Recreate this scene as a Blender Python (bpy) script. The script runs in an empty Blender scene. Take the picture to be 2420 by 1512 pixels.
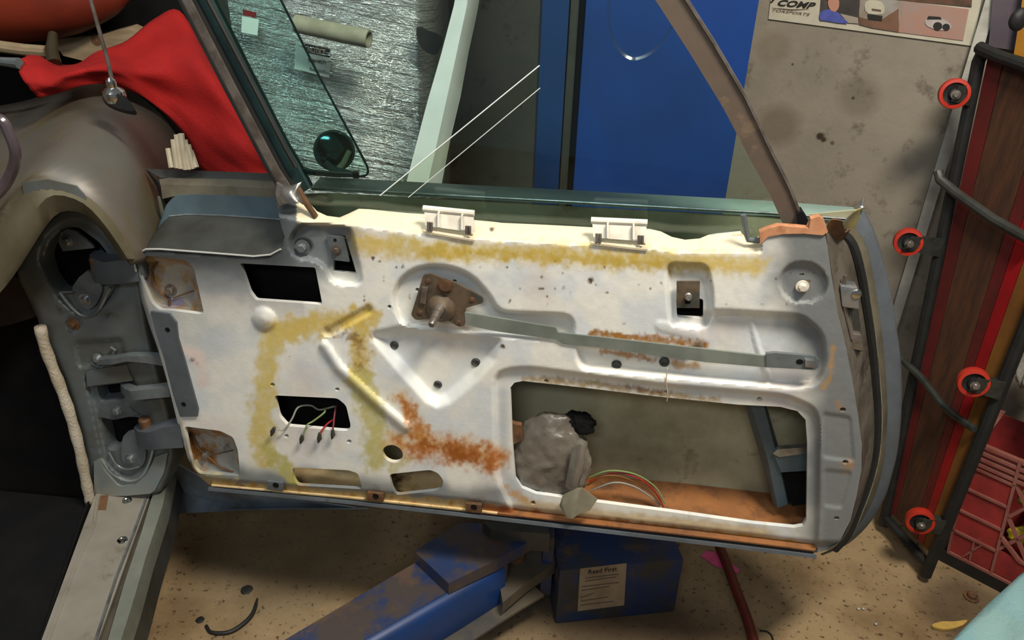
import bpy, bmesh, math, random
import numpy as np
from mathutils import Vector, Matrix, noise
from mathutils.geometry import delaunay_2d_cdt
random.seed(7)
sc = bpy.context.scene
COL = sc.collection

# ---------------------------------------------------------------- camera
FPX = 1882.0
PITCH = math.radians(29.4); ROLL = math.radians(1.88)
C = Vector((0, 0, 1.45))
F = Vector((0, math.cos(PITCH), -math.sin(PITCH)))
_u = Vector((0, math.sin(PITCH), math.cos(PITCH))); _r = Vector((1, 0, 0))
R = _r * math.cos(ROLL) + _u * math.sin(ROLL)
UP = _u * math.cos(ROLL) - _r * math.sin(ROLL)
cam = bpy.data.cameras.new('camera'); cam_o = bpy.data.objects.new('camera', cam); COL.objects.link(cam_o)
cam.sensor_width = 36; cam.lens = FPX / 2420 * 36; cam.clip_start = 0.02
m = Matrix((R, UP, -F)).transposed().to_4x4(); m.translation = C
cam_o.matrix_world = m
sc.camera = cam_o

# ---------------------------------------------------------------- light
sc.view_settings.view_transform = 'Standard'; sc.view_settings.look = 'None'
sc.view_settings.gamma = 1; sc.view_settings.use_curve_mapping = False
sc.view_settings.exposure = 0.48
w = bpy.data.worlds.new('world'); sc.world = w; w.use_nodes = True
w.node_tree.nodes['Background'].inputs[0].default_value = (0.9, 0.95, 1.0, 1)
w.node_tree.nodes['Background'].inputs[1].default_value = 0.10
def area(name, loc, aim, sx, sy, power, col):
    l = bpy.data.lights.new(name, 'AREA'); l.shape = 'RECTANGLE'; l.size = sx; l.size_y = sy
    l.energy = power; l.color = col
    o = bpy.data.objects.new(name, l); COL.objects.link(o); o.location = loc
    o.rotation_euler = (Vector(aim) - Vector(loc)).to_track_quat('-Z', 'Y').to_euler()
    return o
area('unseen_light', (0.62, 0.30, 2.70), (0.15, 1.1, 0.7), 0.6, 0.25, 46, (1.0, 0.90, 0.76))
area('unseen_light', (-0.5, -1.7, 2.9), (0.2, 1.3, 0.8), 1.2, 0.3, 17, (0.93, 0.97, 1.0))  # fill light added behind the viewpoint, no fixture built
area('unseen_light', (-0.8, 0.5, 2.9), (-0.4, 1.8, 1.2), 1.2, 0.12, 12, (0.88, 0.97, 1.0))  # light added to brighten the wrapped film and foam board

# ---------------------------------------------------------------- geometry helpers
def ray(x, y): return F + R * ((x - 1210) / FPX) - UP * ((y - 756) / FPX)
def hit(x, y, p, n):
    d = ray(x, y); t = (p - C).dot(n) / d.dot(n); return C + d * t
def proj(p):
    v = Vector(p) - C; z = v.dot(F)
    return (1210 + FPX * v.dot(R) / z, 756 - FPX * v.dot(UP) / z)
A = math.radians(8.0)
DT = Vector((math.cos(A), -math.sin(A), 0)); DN = Vector((-math.sin(A), -math.cos(A), 0))   # along the door, towards the viewer
D0 = Vector((0, 1.10, 0))
def U(x, y, h=0.0): return hit(x, y, D0 + DN * h, DN)
WA = math.radians(27)
WT = Vector((math.cos(WA), -math.sin(WA), 0)); WN = Vector((-math.sin(WA), -math.cos(WA), 0))
W0 = Vector((1.0, 1.86, 0))
def W(x, y, h=0.0): return hit(x, y, W0 + WN * h, WN)
def G(x, y, z=0.0): return hit(x, y, Vector((0, 0, z)), Vector((0, 0, 1)))
def V(x, y, Y): return hit(x, y, Vector((0, Y, 0)), Vector((0, 1, 0)))

def wloc(o):
    p = Vector((0, 0, 0))
    while o: p += o.location; o = o.parent
    return p
def link(name, me, mat, parent=None, kind=None):
    o = bpy.data.objects.new(name, me); COL.objects.link(o)
    if parent is not None: o.parent = parent
    if mat is not None:
        me.materials.clear(); me.materials.append(mat)
    if kind: o['kind'] = kind
    return o
def sharpen(me, ang=35):
    bm = bmesh.new(); bm.from_mesh(me)
    bmesh.ops.recalc_face_normals(bm, faces=bm.faces)
    c = math.radians(ang)
    for e in bm.edges:
        if len(e.link_faces) == 2:
            e.smooth = e.calc_face_angle(0) < c
    for f in bm.faces: f.smooth = True
    bm.to_mesh(me); bm.free()
def obj(name, vf, mat, parent=None, ang=35, kind=None):
    vs, fs = vf
    vs = [Vector(v) for v in vs]
    if parent is not None and parent.parent is not None and parent.parent.parent is not None: parent = parent.parent   # thing > part > sub-part, no deeper
    if parent is not None: base = wloc(parent)
    else:
        n = len(vs); base = Vector((sum(v.x for v in vs) / n, sum(v.y for v in vs) / n, min(v.z for v in vs)))
        if kind == 'structure': base = Vector((0, 0, 0))
    me = bpy.data.meshes.new(name)
    me.from_pydata([tuple(v - base) for v in vs], [], fs); me.validate()
    sharpen(me, ang)
    o = link(name, me, mat, parent, kind)
    if parent is None: o.location = base
    return o
def tag(o, label, cat, group=None):
    o['label'] = label; o['category'] = cat
    if group: o['group'] = group
    return o
def thing(name, loc, label, cat, group=None):
    o = bpy.data.objects.new(name, None); COL.objects.link(o); o.location = loc
    o.empty_display_size = 0.05
    return tag(o, label, cat, group)
def join(*ms):
    V_, F_ = [], []
    for v, f in ms:
        k = len(V_); V_ += [Vector(a) for a in v]; F_ += [tuple(i + k for i in q) for q in f]
    return V_, F_
def cr(pts, n=4, closed=False):
    """Catmull-Rom through points of any dimension"""
    P = [np.array(p, float) for p in pts]; N = len(P); out = []
    rng = range(N) if closed else range(N - 1)
    for i in rng:
        p1, p2 = P[i], P[(i + 1) % N]
        p0 = P[i - 1] if (closed or i > 0) else 2 * p1 - p2
        p3 = P[(i + 2) % N] if (closed or i + 2 < N) else 2 * p2 - p1
        for k in range(n):
            t = k / n
            out.append(0.5 * ((2 * p1) + (-p0 + p2) * t + (2 * p0 - 5 * p1 + 4 * p2 - p3) * t * t + (-p0 + 3 * p1 - 3 * p2 + p3) * t ** 3))
    if not closed: out.append(P[-1])
    return [tuple(map(float, q)) for q in out]
def resample(pts, n):
    P = np.array(pts, float); d = np.r_[0, np.cumsum(np.linalg.norm(np.diff(P, axis=0), axis=1))]
    t = np.linspace(0, d[-1], n)
    return [tuple(float(np.interp(a, d, P[:, k])) for k in range(P.shape[1])) for a in t]
def rnd(poly, r, n=3):
    """round the corners of a closed pixel polygon"""
    P = [np.array(p, float) for p in poly]; N = len(P); out = []
    for i in range(N):
        a, b, c = P[i - 1], P[i], P[(i + 1) % N]
        la, lc = np.linalg.norm(a - b), np.linalg.norm(c - b)
        q = min(r, la * .45, lc * .45)
        s, e = b + (a - b) / la * q, b + (c - b) / lc * q
        for k in range(n + 1):
            t = k / n; out.append(tuple((1 - t) ** 2 * s + 2 * t * (1 - t) * b + t * t * e))
    return out
def prism(front, off):
    n = len(front); off = Vector(off)
    vs = [Vector(p) for p in front] + [Vector(p) + off for p in front]
    fs = [tuple(range(n)), tuple(range(2 * n - 1, n - 1, -1))]
    fs += [(i, (i + 1) % n, (i + 1) % n + n, i + n) for i in range(n)]
    return vs, fs
def plate(poly, fn, h, th, off=None):
    """pixel polygon on a plane, with real thickness away from the viewer"""
    n = {U: DN, W: WN}.get(fn)
    o = off if off is not None else -n * th
    return prism([fn(x, y, h) for x, y in poly], o)
def frame_of(d):
    d = d.normalized(); a = Vector((0, 0, 1)) if abs(d.z) < .9 else Vector((1, 0, 0))
    u = d.cross(a).normalized(); return u, d.cross(u).normalized()
def tube(pts, r, seg=8, closed=False, squash=1.0):
    P = [Vector(p) for p in pts]; n = len(P); vs = []; fs = []
    u = None
    for i in range(n):
        d = (P[(i + 1) % n] - P[i - 1]) if (closed or 0 < i < n - 1) else (P[1] - P[0] if i == 0 else P[-1] - P[-2])
        if d.length < 1e-9: d = Vector((0, 0, 1))
        d.normalize()
        if u is None: u, v = frame_of(d)
        else:
            u = (u - d * u.dot(d)).normalized(); v = d.cross(u).normalized()
        rr = r[i] if isinstance(r, (list, tuple)) else r
        for k in range(seg):
            a = 2 * math.pi * k / seg
            vs.append(P[i] + (u * math.cos(a) + v * math.sin(a) * squash) * rr)
    m_ = n if closed else n - 1
    for i in range(m_):
        for k in range(seg):
            a, b = i * seg + k, i * seg + (k + 1) % seg
            j = (i + 1) % n
            fs.append((a, b, j * seg + (k + 1) % seg, j * seg + k))
    if not closed:
        fs.append(tuple(range(seg))[::-1]); fs.append(tuple(range((n - 1) * seg, n * seg)))
    return vs, fs
def lathe(c, ax, prof, seg=20, ry=None):
    """profile [(radius, distance along axis)]"""
    c = Vector(c); ax = Vector(ax).normalized(); u, v = frame_of(ax)
    vs = []; fs = []; n = len(prof)
    for r_, t in prof:
        for k in range(seg):
            a = 2 * math.pi * k / seg
            vs.append(c + ax * t + (u * math.cos(a) + v * math.sin(a)) * max(r_, 1e-5))
    for i in range(n - 1):
        for k in range(seg):
            a, b = i * seg + k, i * seg + (k + 1) % seg
            fs.append((a, b, b + seg, a + seg))
    fs.append(tuple(range(seg))[::-1]); fs.append(tuple(range((n - 1) * seg, n * seg)))
    return vs, fs
def hexbolt(c, ax, r, t=0.006, washer=True):
    prof = [(r * 1.6, 0), (r * 1.6, .0015)] if washer else []
    a = lathe(c, ax, (prof or [(r, 0), (r, .001)]) + [(r, .0016), (r * 0.98, t * .85), (r * .8, t)], 6 if not washer else 18)
    if washer:
        b = lathe(Vector(c) + Vector(ax).normalized() * .0016, ax, [(r, 0), (r, t * .8), (r * .82, t)], 6)
        return join(a, b)
    return a
def box(c, ax, ay, az, bev=0.0):
    c, ax, ay, az = map(Vector, (c, ax, ay, az))
    vs = [c + ax * i + ay * j + az * k for i in (-1, 1) for j in (-1, 1) for k in (-1, 1)]
    fs = [(0, 1, 3, 2), (4, 6, 7, 5), (0, 4, 5, 1), (2, 3, 7, 6), (0, 2, 6, 4), (1, 5, 7, 3)]
    if bev:
        bm = bmesh.new(); bv = [bm.verts.new(v) for v in vs]
        for f in fs: bm.faces.new([bv[i] for i in f])
        bmesh.ops.bevel(bm, geom=list(bm.edges), offset=bev, segments=2, affect='EDGES', profile=.6)
        vs = [v.co.copy() for v in bm.verts]; bm.verts.index_update()
        fs = [tuple(v.index for v in f.verts) for f in bm.faces]; bm.free()
    return vs, fs
def bar(a, b, w_, t_, nrm, bev=0.0):
    """straight bar from a to b, width across nrm x dir, thickness along nrm"""
    a, b, nrm = Vector(a), Vector(b), Vector(nrm).normalized(); d = b - a
    s = d.cross(nrm).normalized()
    return box((a + b) / 2, d / 2, s * w_ / 2, nrm * t_ / 2, bev)
def loft(curves, n=24, th=None, off=None):
    """surface through world curves; closed with thickness along off"""
    rows = [resample([tuple(p) for p in c], n) for c in curves]
    vs = [Vector(p) for r_ in rows for p in r_]; m_ = len(rows); fs = []
    for i in range(m_ - 1):
        for j in range(n - 1):
            a = i * n + j; fs.append((a, a + 1, a + n + 1, a + n))
    if off is not None:
        off = Vector(off); k = len(vs); vs += [v + off for v in vs]
        fs += [tuple(q + k for q in f[::-1]) for f in fs]
        rim = [j for j in range(n)] + [i * n + n - 1 for i in range(1, m_)] + [(m_ - 1) * n + j for j in range(n - 2, -1, -1)] + [i * n for i in range(m_ - 2, 0, -1)]
        for a, b in zip(rim, rim[1:] + rim[:1]): fs.append((a, b, b + k, a + k))
    return vs, fs
def blob(c, rx, ry, rz, amp=.2, freq=3, sub=3, seed=0):
    bm = bmesh.new(); bmesh.ops.create_icosphere(bm, subdivisions=sub, radius=1)
    vs = []
    for v in bm.verts:
        q = v.co.normalized(); k = 1 + amp * (noise.noise(q * freq + Vector((seed * 7.3, seed, 0))) + .5 * abs(noise.noise(q * freq * 2.3 + Vector((0, seed, seed)))))
        vs.append(Vector(c) + Vector(rx) * q.x * k + Vector(ry) * q.y * k + Vector(rz) * q.z * k)
    fs = [tuple(v.index for v in f.verts) for f in bm.faces]; bm.free(); return vs, fs
def text_on(name, s, O, Rv, Uv, mat, parent, shear=0.0, lift=0.0006, bold=0.0):
    cu = bpy.data.curves.new(name, 'FONT'); cu.body = s; cu.offset = bold; cu.resolution_u = 3
    to = bpy.data.objects.new(name + '_tmp', cu); COL.objects.link(to)
    me = bpy.data.meshes.new_from_object(to.evaluated_get(bpy.context.evaluated_depsgraph_get()))
    bpy.data.objects.remove(to); bpy.data.curves.remove(cu)
    co = np.array([v.co[:] for v in me.vertices]); mn, mx = co.min(0), co.max(0)
    Rv, Uv = Vector(Rv), Vector(Uv); nn = Rv.cross(Uv).normalized()
    vs = []
    for x, y, z in co:
        a = (x - mn[0]) / (mx[0] - mn[0]); b = (y - mn[1]) / max(mx[1] - mn[1], 1e-6)
        vs.append(Vector(O) + Rv * (a + shear * b) + Uv * b + nn * lift)
    fs = [tuple(p.vertices) for p in me.polygons]; bpy.data.meshes.remove(me)
    k = len(vs); vs += [v - nn * .0004 for v in vs[:k]]
    fs += [tuple(i + k for i in f[::-1]) for f in fs]
    return obj(name, (vs, fs), mat, parent)

# ---------------------------------------------------------------- materials
TONE = {}; TN = ['']
def lin(c):
    out = []
    for v in c[:3]:
        v /= 255.0; out.append((v / 12.92 if v <= .04045 else ((v + .055) / 1.055) ** 2.4) * TONE.get(TN[0], 1))
    return tuple(out) + (1,)
TONE = {'concrete': .52, 'lift_blue': .74, 'flange_blue': .74, 'creeper_red': .62, 'bright_red': .7, 'wood': .7, 'ochre': .62, 'base_blue': .85, 'arm_blue': .85, 'arm_front': .8, 'fender': .74, 'dark_grey': .66, 'crate': .66, 'crate_pale': .7, 'paper': .72, 'orange': .7, 'wheel_red': .72, 'white_clip': .86, 'cream': .84, 'timber': .72, 'caster_grey': .7, 'rubber': .7, 'red_cloth': .86, 'lip_paint': .8, 'pillar_paint': .8, 'hose_red': .75, 'steel': .8, 'silver': .85, 'white_plastic': .75, 'tape_grey': .8, 'pink': .85, 'purple': .7, 'amber': .7, 'photo_dust': .72, 'photo_grey': .72, 'pale_body': .72, 'skin_in': 1.15, 'fuzzy': .8}
TN = ['']
def mat(name, *a, **k):
    TN[0] = name; return mat_(name, *a, **k)
def mat_(name, c1, c2=None, rough=.6, metal=0.0, scale=8.0, lo=.4, hi=.65, c3=None, s3=30, lo3=.6, hi3=.7, bump=0.0, bscale=60, spec=.5, stretch=None, vcol=None, coat=0):
    m_ = bpy.data.materials.new(name); m_.use_nodes = True; nt = m_.node_tree; N = nt.nodes; L = nt.links
    b = N['Principled BSDF']; b.inputs['Roughness'].default_value = rough; b.inputs['Metallic'].default_value = metal
    b.inputs['Specular IOR Level'].default_value = spec
    if coat: b.inputs['Coat Weight'].default_value = coat; b.inputs['Coat Roughness'].default_value = .15
    b.inputs['Base Color'].default_value = lin(c1)
    g = N.new('ShaderNodeNewGeometry'); mp = N.new('ShaderNodeMapping'); L.new(g.outputs['Position'], mp.inputs['Vector'])
    if stretch: mp.inputs['Scale'].default_value = stretch
    cur = None
    if vcol:
        a = N.new('ShaderNodeAttribute'); a.attribute_name = vcol; cur = a.outputs['Color']
    def nz(s, det=6, ro=.6):
        n = N.new('ShaderNodeTexNoise'); n.inputs['Scale'].default_value = s; n.inputs['Detail'].default_value = det
        n.inputs['Roughness'].default_value = ro; L.new(mp.outputs[0], n.inputs['Vector']); return n.outputs['Fac']
    def mixin(cur, cB, fac_sock, a, b_):
        r_ = N.new('ShaderNodeMapRange'); r_.inputs['From Min'].default_value = a; r_.inputs['From Max'].default_value = b_
        L.new(fac_sock, r_.inputs['Value'])
        x = N.new('ShaderNodeMix'); x.data_type = 'RGBA'; L.new(r_.outputs[0], x.inputs[0])
        if cur is None: x.inputs[6].default_value = lin(c1)
        else: L.new(cur, x.inputs[6])
        x.inputs[7].default_value = lin(cB); return x.outputs[2]
    if c2: cur = mixin(cur, c2, nz(scale), lo, hi)
    if c3: cur = mixin(cur, c3, nz(s3, 8, .7), lo3, hi3)
    if cur is not None: L.new(cur, b.inputs['Base Color'])
    if bump:
        bp = N.new('ShaderNodeBump'); bp.inputs['Strength'].default_value = bump; bp.inputs['Distance'].default_value = .004
        L.new(nz(bscale), bp.inputs['Height']); L.new(bp.outputs[0], b.inputs['Normal'])
    return m_
def glass(name, tint, refl=.08, rough=.02):
    m_ = bpy.data.materials.new(name); m_.use_nodes = True; nt = m_.node_tree; N = nt.nodes; L = nt.links
    N.remove(N['Principled BSDF']); out = N['Material Output']
    t = N.new('ShaderNodeBsdfTransparent'); t.inputs[0].default_value = tint
    g = N.new('ShaderNodeBsdfGlossy'); g.inputs['Roughness'].default_value = rough; g.inputs[0].default_value = (.9, 1, .97, 1)
    f = N.new('ShaderNodeFresnel'); f.inputs[0].default_value = 1.45
    x = N.new('ShaderNodeMixShader'); L.new(f.outputs[0], x.inputs[0]); L.new(t.outputs[0], x.inputs[1]); L.new(g.outputs[0], x.inputs[2])
    L.new(x.outputs[0], out.inputs[0]); return m_

M = {}
M['concrete'] = mat('concrete', (186, 176, 158), (160, 154, 140), .9, scale=3, c3=(126, 116, 100), s3=16, lo3=.56, hi3=.70, bump=.3, bscale=40)
M['floor'] = mat('floor', (152, 130, 96), (112, 90, 60), .8, scale=4.5, lo=.42, hi=.68, c3=(62, 46, 30), s3=64, lo3=.575, hi3=.63, bump=.3, bscale=60)
M['steel'] = mat('steel', (128, 136, 138), (96, 104, 108), .45, .35, scale=14, bump=.05, bscale=90)
M['grey_paint'] = mat('grey_paint', (88, 95, 101), (72, 77, 82), .5, .1, scale=9, c3=(70, 62, 52), s3=16, lo3=.62, hi3=.75, bump=.06, bscale=120)
M['pillar'] = mat('pillar', (106, 116, 120), (94, 94, 86), .42, .25, scale=7, c3=(64, 60, 52), s3=20, lo3=.6, hi3=.75, bump=.05)
M['dark_grey'] = mat('dark_grey', (74, 76, 72), (58, 58, 52), .5, .1, scale=12)
M['teal_paint'] = mat('teal_paint', (78, 96, 104), (68, 82, 88), .45, .1, scale=10)
M['brown_trim'] = mat('brown_trim', (104, 98, 82), (70, 62, 50), .6, .1, scale=12)
M['chrome'] = mat('chrome', (210, 208, 202), None, .12, 1.0)
M['dull_chrome'] = mat('dull_chrome', (150, 142, 134), (110, 100, 92), .32, .7, scale=30)
M['silver'] = mat('silver', (190, 195, 198), (150, 155, 158), .3, .8, scale=40)
M['rubber'] = mat('rubber', (22, 24, 24), (34, 34, 32), .6, scale=30)
M['green_rubber'] = mat('green_rubber', (36, 62, 60), (26, 44, 44), .4, scale=20)
M['black'] = mat('black', (12, 12, 14), (20, 18, 18), .9, scale=12, spec=.2)
M['rust'] = mat('rust', (112, 78, 50), (78, 58, 42), .7, .2, scale=40, c3=(150, 110, 70), s3=60, bump=.2)
M['dirty_steel'] = mat('dirty_steel', (84, 76, 62), (54, 54, 56), .65, .1, scale=9)
M['brown_steel'] = mat('brown_steel', (108, 92, 74), (78, 70, 60), .55, .4, scale=50, c3=(70, 84, 82), s3=25, lo3=.55, hi3=.7)
M['rod'] = mat('rod', (134, 142, 134), (112, 120, 114), .5, .3, scale=14)
M['white_clip'] = mat('white_clip', (236, 232, 218), (216, 208, 190), .5, scale=40)
M['cream'] = mat('cream', (214, 200, 172), (190, 176, 146), .6, scale=25)
M['tan_patch'] = mat('tan_patch', (188, 134, 98), (150, 96, 62), .7, scale=40, c3=(196, 160, 90), s3=50)
M['red_cloth'] = mat('red_cloth', (158, 28, 26), (138, 24, 24), .85, scale=6, bump=.3, bscale=220, spec=.2)
M['lift_blue'] = mat('lift_blue', (12, 62, 138), (14, 56, 122), .45, scale=5)
M['arm_blue'] = mat('arm_blue', (40, 58, 98), (74, 66, 64), .45, .1, scale=12, lo=.42, hi=.54, c3=(92, 74, 62), s3=9, lo3=.52, hi3=.60, bump=.1)
M['arm_front'] = mat('arm_front', (20, 56, 112), (28, 52, 92), .4, .1, scale=9, c3=(92, 84, 70), s3=14, lo3=.62, hi3=.7)
M['base_blue'] = mat('base_blue', (26, 48, 88), (52, 52, 52), .6, scale=9, lo=.42, hi=.58, c3=(86, 68, 50), s3=12, lo3=.56, hi3=.68)
M['paper'] = mat('paper', (214, 210, 190), (200, 194, 172), .8, scale=20)
M['dirty_paper'] = mat('dirty_paper', (150, 132, 106), (130, 112, 88), .85, scale=20)
M['ink'] = mat('ink', (30, 28, 26), None, .7)
M['faded_ink'] = mat('faded_ink', (92, 78, 64), None, .8)
M['foam'] = mat('foam', (236, 242, 238), (222, 230, 226), .7, scale=10)
M['wheel_red'] = mat('wheel_red', (206, 52, 30), (186, 46, 30), .5, scale=30)
M['caster_grey'] = mat('caster_grey', (80, 84, 78), (58, 60, 56), .45, .5, scale=30)
M['creeper_red'] = mat('creeper_red', (122, 38, 36), (90, 36, 30), .55, scale=9, c3=(84, 50, 34), s3=14)
M['bright_red'] = mat('bright_red', (176, 22, 30), (150, 24, 28), .45, scale=9)
M['wood'] = mat('wood', (96, 58, 34), (68, 42, 28), .7, scale=10, stretch=(6, 6, 1), bump=.2)
M['ochre'] = mat('ochre', (150, 96, 28), (128, 80, 26), .7, scale=10)
M['crate'] = mat('crate', (176, 54, 50), (140, 44, 42), .6, scale=16, c3=(150, 104, 88), s3=20, lo3=.6, hi3=.75)
M['crate_pale'] = mat('crate_pale', (158, 98, 86), (140, 76, 66), .7, scale=20)
M['yellow'] = mat('yellow', (196, 176, 50), (140, 122, 40), .7, scale=16)
M['tarp'] = mat('tarp', (134, 168, 166), (110, 160, 176), .85, scale=6, bump=.4, bscale=120)
M['pink'] = mat('pink', (230, 90, 140), (212, 76, 122), .6, scale=30)
M['hose_red'] = mat('hose_red', (120, 46, 34), (92, 40, 30), .5, scale=16)
M['plastic_bag'] = mat('plastic_bag', (118, 112, 102), (82, 76, 68), .34, scale=9, bump=.6, bscale=26)
M['white_plastic'] = mat('white_plastic', (206, 204, 194), (170, 168, 158), .4, scale=14, bump=.6, bscale=26)
M['tape_grey'] = mat('tape_grey', (150, 146, 124), (124, 118, 98), .5, scale=14)
M['orange'] = mat('orange', (150, 52, 26), (118, 42, 24), .5, scale=4)
M['timber'] = mat('timber', (176, 156, 124), (150, 130, 100), .8, scale=10, stretch=(1, 1, 6))
M['fuzzy'] = mat('fuzzy', (214, 204, 186), (190, 178, 154), .95, scale=20, c3=(140, 120, 84), s3=30, bump=.8, bscale=200, spec=.1)
M['sill'] = mat('sill', (178, 172, 160), (156, 150, 136), .4, .5, scale=6, c3=(116, 104, 84), s3=12, lo3=.6, hi3=.75, bump=.05)
M['fender'] = mat('fender', (108, 100, 90), (96, 94, 88), .42, .1, scale=4, c3=(104, 92, 62), s3=5, lo3=.5, hi3=.66)
M['cardboard'] = mat('cardboard', (150, 148, 128), (130, 128, 108), .8, scale=20)
M['wire_grey'] = mat('wire_grey', (140, 142, 134), None, .5); M['wire_green'] = mat('wire_green', (120, 136, 84), None, .5)
M['wire_red'] = mat('wire_red', (150, 34, 30), None, .5); M['wire_maroon'] = mat('wire_maroon', (110, 36, 50), None, .5)
M['purple'] = mat('purple', (104, 88, 96), (84, 76, 88), .7, scale=9)
M['skin_in'] = mat('skin_in', (166, 164, 136), (128, 124, 98), .6, .1, scale=6, c3=(80, 62, 40), s3=8, lo3=.6, hi3=.75)
M['rusty_floor'] = mat('rusty_floor', (146, 94, 48), (118, 76, 42), .8, scale=9, c3=(82, 54, 34), s3=16, lo3=.5, hi3=.68, bump=.2)
M['glass'] = glass('glass', (.86, .94, .91, 1)); M['vent_glass'] = glass('vent_glass', (.82, .94, .91, 1))
M['mirror_dark'] = mat('mirror_dark', (70, 100, 108), None, .08, .8)
M['clear'] = glass('clear', (.93, .94, .88, 1), rough=.2)
M['panel'] = mat('panel', (200, 200, 190), None, .5, 0, vcol='Col', c3=(96, 72, 44), s3=38, lo3=.70, hi3=.75, bump=.08, bscale=140)

def dirt_shade_spots(m_, spots):
    TN[0] = m_.name
    nt = m_.node_tree; N = nt.nodes; L = nt.links; b = N['Principled BSDF']
    cur = b.inputs['Base Color'].links[0].from_socket; g = N.new('ShaderNodeNewGeometry')
    n = N.new('ShaderNodeTexNoise'); n.inputs['Scale'].default_value = 7; n.inputs['Detail'].default_value = 6; L.new(g.outputs['Position'], n.inputs['Vector'])
    for (x, y, z, r_, col, amt) in spots:
        d = N.new('ShaderNodeVectorMath'); d.operation = 'DISTANCE'; L.new(g.outputs['Position'], d.inputs[0]); d.inputs[1].default_value = (x, y, z)
        a = N.new('ShaderNodeMath'); a.operation = 'MULTIPLY_ADD'; L.new(n.outputs['Fac'], a.inputs[0]); a.inputs[1].default_value = .5 * r_; L.new(d.outputs['Value'], a.inputs[2])
        q = N.new('ShaderNodeMapRange'); q.inputs['From Min'].default_value = r_ * .9; q.inputs['From Max'].default_value = r_ * 1.5; q.inputs['To Min'].default_value = amt; q.inputs['To Max'].default_value = 0
        L.new(a.outputs[0], q.inputs['Value'])
        x_ = N.new('ShaderNodeMix'); x_.data_type = 'RGBA'; L.new(q.outputs[0], x_.inputs[0]); L.new(cur, x_.inputs[6]); x_.inputs[7].default_value = lin(col); cur = x_.outputs[2]
    L.new(cur, b.inputs['Base Color'])
def film_material():
    m_ = bpy.data.materials.new('stretch_film'); m_.use_nodes = True; nt = m_.node_tree; N = nt.nodes; L = nt.links
    b = N['Principled BSDF']; b.inputs['Roughness'].default_value = .14; b.inputs['Metallic'].default_value = .75
    g = N.new('ShaderNodeNewGeometry'); mp = N.new('ShaderNodeMapping'); mp.inputs['Rotation'].default_value = (0, math.radians(-10), 0)
    mp2 = N.new('ShaderNodeMapping'); mp2.inputs['Scale'].default_value = (2.2, 2.2, 42)
    L.new(g.outputs['Position'], mp.inputs[0]); L.new(mp.outputs[0], mp2.inputs[0])
    n1 = N.new('ShaderNodeTexNoise'); n1.inputs['Scale'].default_value = 1.6; n1.inputs['Detail'].default_value = 5; n1.inputs['Roughness'].default_value = .65; L.new(mp2.outputs[0], n1.inputs['Vector'])
    n2 = N.new('ShaderNodeTexNoise'); n2.inputs['Scale'].default_value = 3.0; n2.inputs['Detail'].default_value = 3; L.new(mp.outputs[0], n2.inputs['Vector'])
    x = N.new('ShaderNodeMix'); x.data_type = 'RGBA'; x.inputs[6].default_value = lin((150, 154, 154)); x.inputs[7].default_value = lin((215, 218, 214)); L.new(n2.outputs['Fac'], x.inputs[0]); L.new(x.outputs[2], b.inputs['Base Color'])
    bp = N.new('ShaderNodeBump'); bp.inputs['Strength'].default_value = 1.0; bp.inputs['Distance'].default_value = .02; L.new(n1.outputs['Fac'], bp.inputs['Height']); L.new(bp.outputs[0], b.inputs['Normal'])
    return m_
M['film'] = film_material()

# ================================================================ SETTING
struct = lambda n, vf, mt: obj(n, vf, mt, None, kind='structure')
wl, wr = W0 - WT * 3.6, W0 + WT * 1.6
struct('wall_back', prism([wl, wr, wr + Vector((0, 0, 3.1)), wl + Vector((0, 0, 3.1))], -WN * .12), M['concrete'])
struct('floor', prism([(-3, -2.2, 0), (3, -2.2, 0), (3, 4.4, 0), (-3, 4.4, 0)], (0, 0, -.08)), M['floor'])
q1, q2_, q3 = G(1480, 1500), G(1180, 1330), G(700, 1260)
dirt_shade_spots(M['floor'], [(q1.x, q1.y, 0, .20, (64, 50, 34), .8), (q2_.x, q2_.y, 0, .22, (58, 48, 38), .8), (q3.x, q3.y, 0, .26, (84, 72, 52), .7), (G(2290,1440).x, G(2290,1440).y, 0, .12, (70, 56, 40), .7)])  # dark spots: floor dirt plus shade under door and lift, painted in
ws = lambda x, y, r_, c_, a_: (*W(x, y), r_, c_, a_)
dirt_shade_spots(M['concrete'], [ws(1938,322,.009,(70,58,44),1), ws(1946,330,.006,(76,62,46),1), ws(1838,300,.055,(122,104,82),.55), ws(2030,230,.05,(134,124,108),.5), ws(1830,110,.04,(140,126,100),.4), ws(1967,338,.005,(96,82,66),.8), ws(1873,152,.003,(80,70,58),.9), ws(2016,232,.004,(80,70,58),.9)])
struct('wall_left', prism([(-2.9, -2.2, 0), (-2.9, 4.2, 0), (-2.9, 4.2, 3.1), (-2.9, -2.2, 3.1)], (-.12, 0, 0)), M['concrete'])
# white door-frame trim on the wall beside the poster
a, b = W(2338, -40, .02), W(2262, 330, .02)
tx = (W(2316, 40) - W0).dot(WT); tx2 = (W(2346, 40) - W0).dot(WT)
struct('trim_1', prism([W0 + WT * tx + WN * .02, W0 + WT * tx2 + WN * .02, W0 + WT * tx2 + WN * .02 + Vector((0, 0, 2.6)), W0 + WT * tx + WN * .02 + Vector((0, 0, 2.6))], -WN * .019), M['white_plastic'])

# ================================================================ CAR DOOR
car = thing('car', (-.75, 1.12, 0), 'grey primered car with its stripped, rust-stained door standing open across the picture', 'car')

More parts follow.
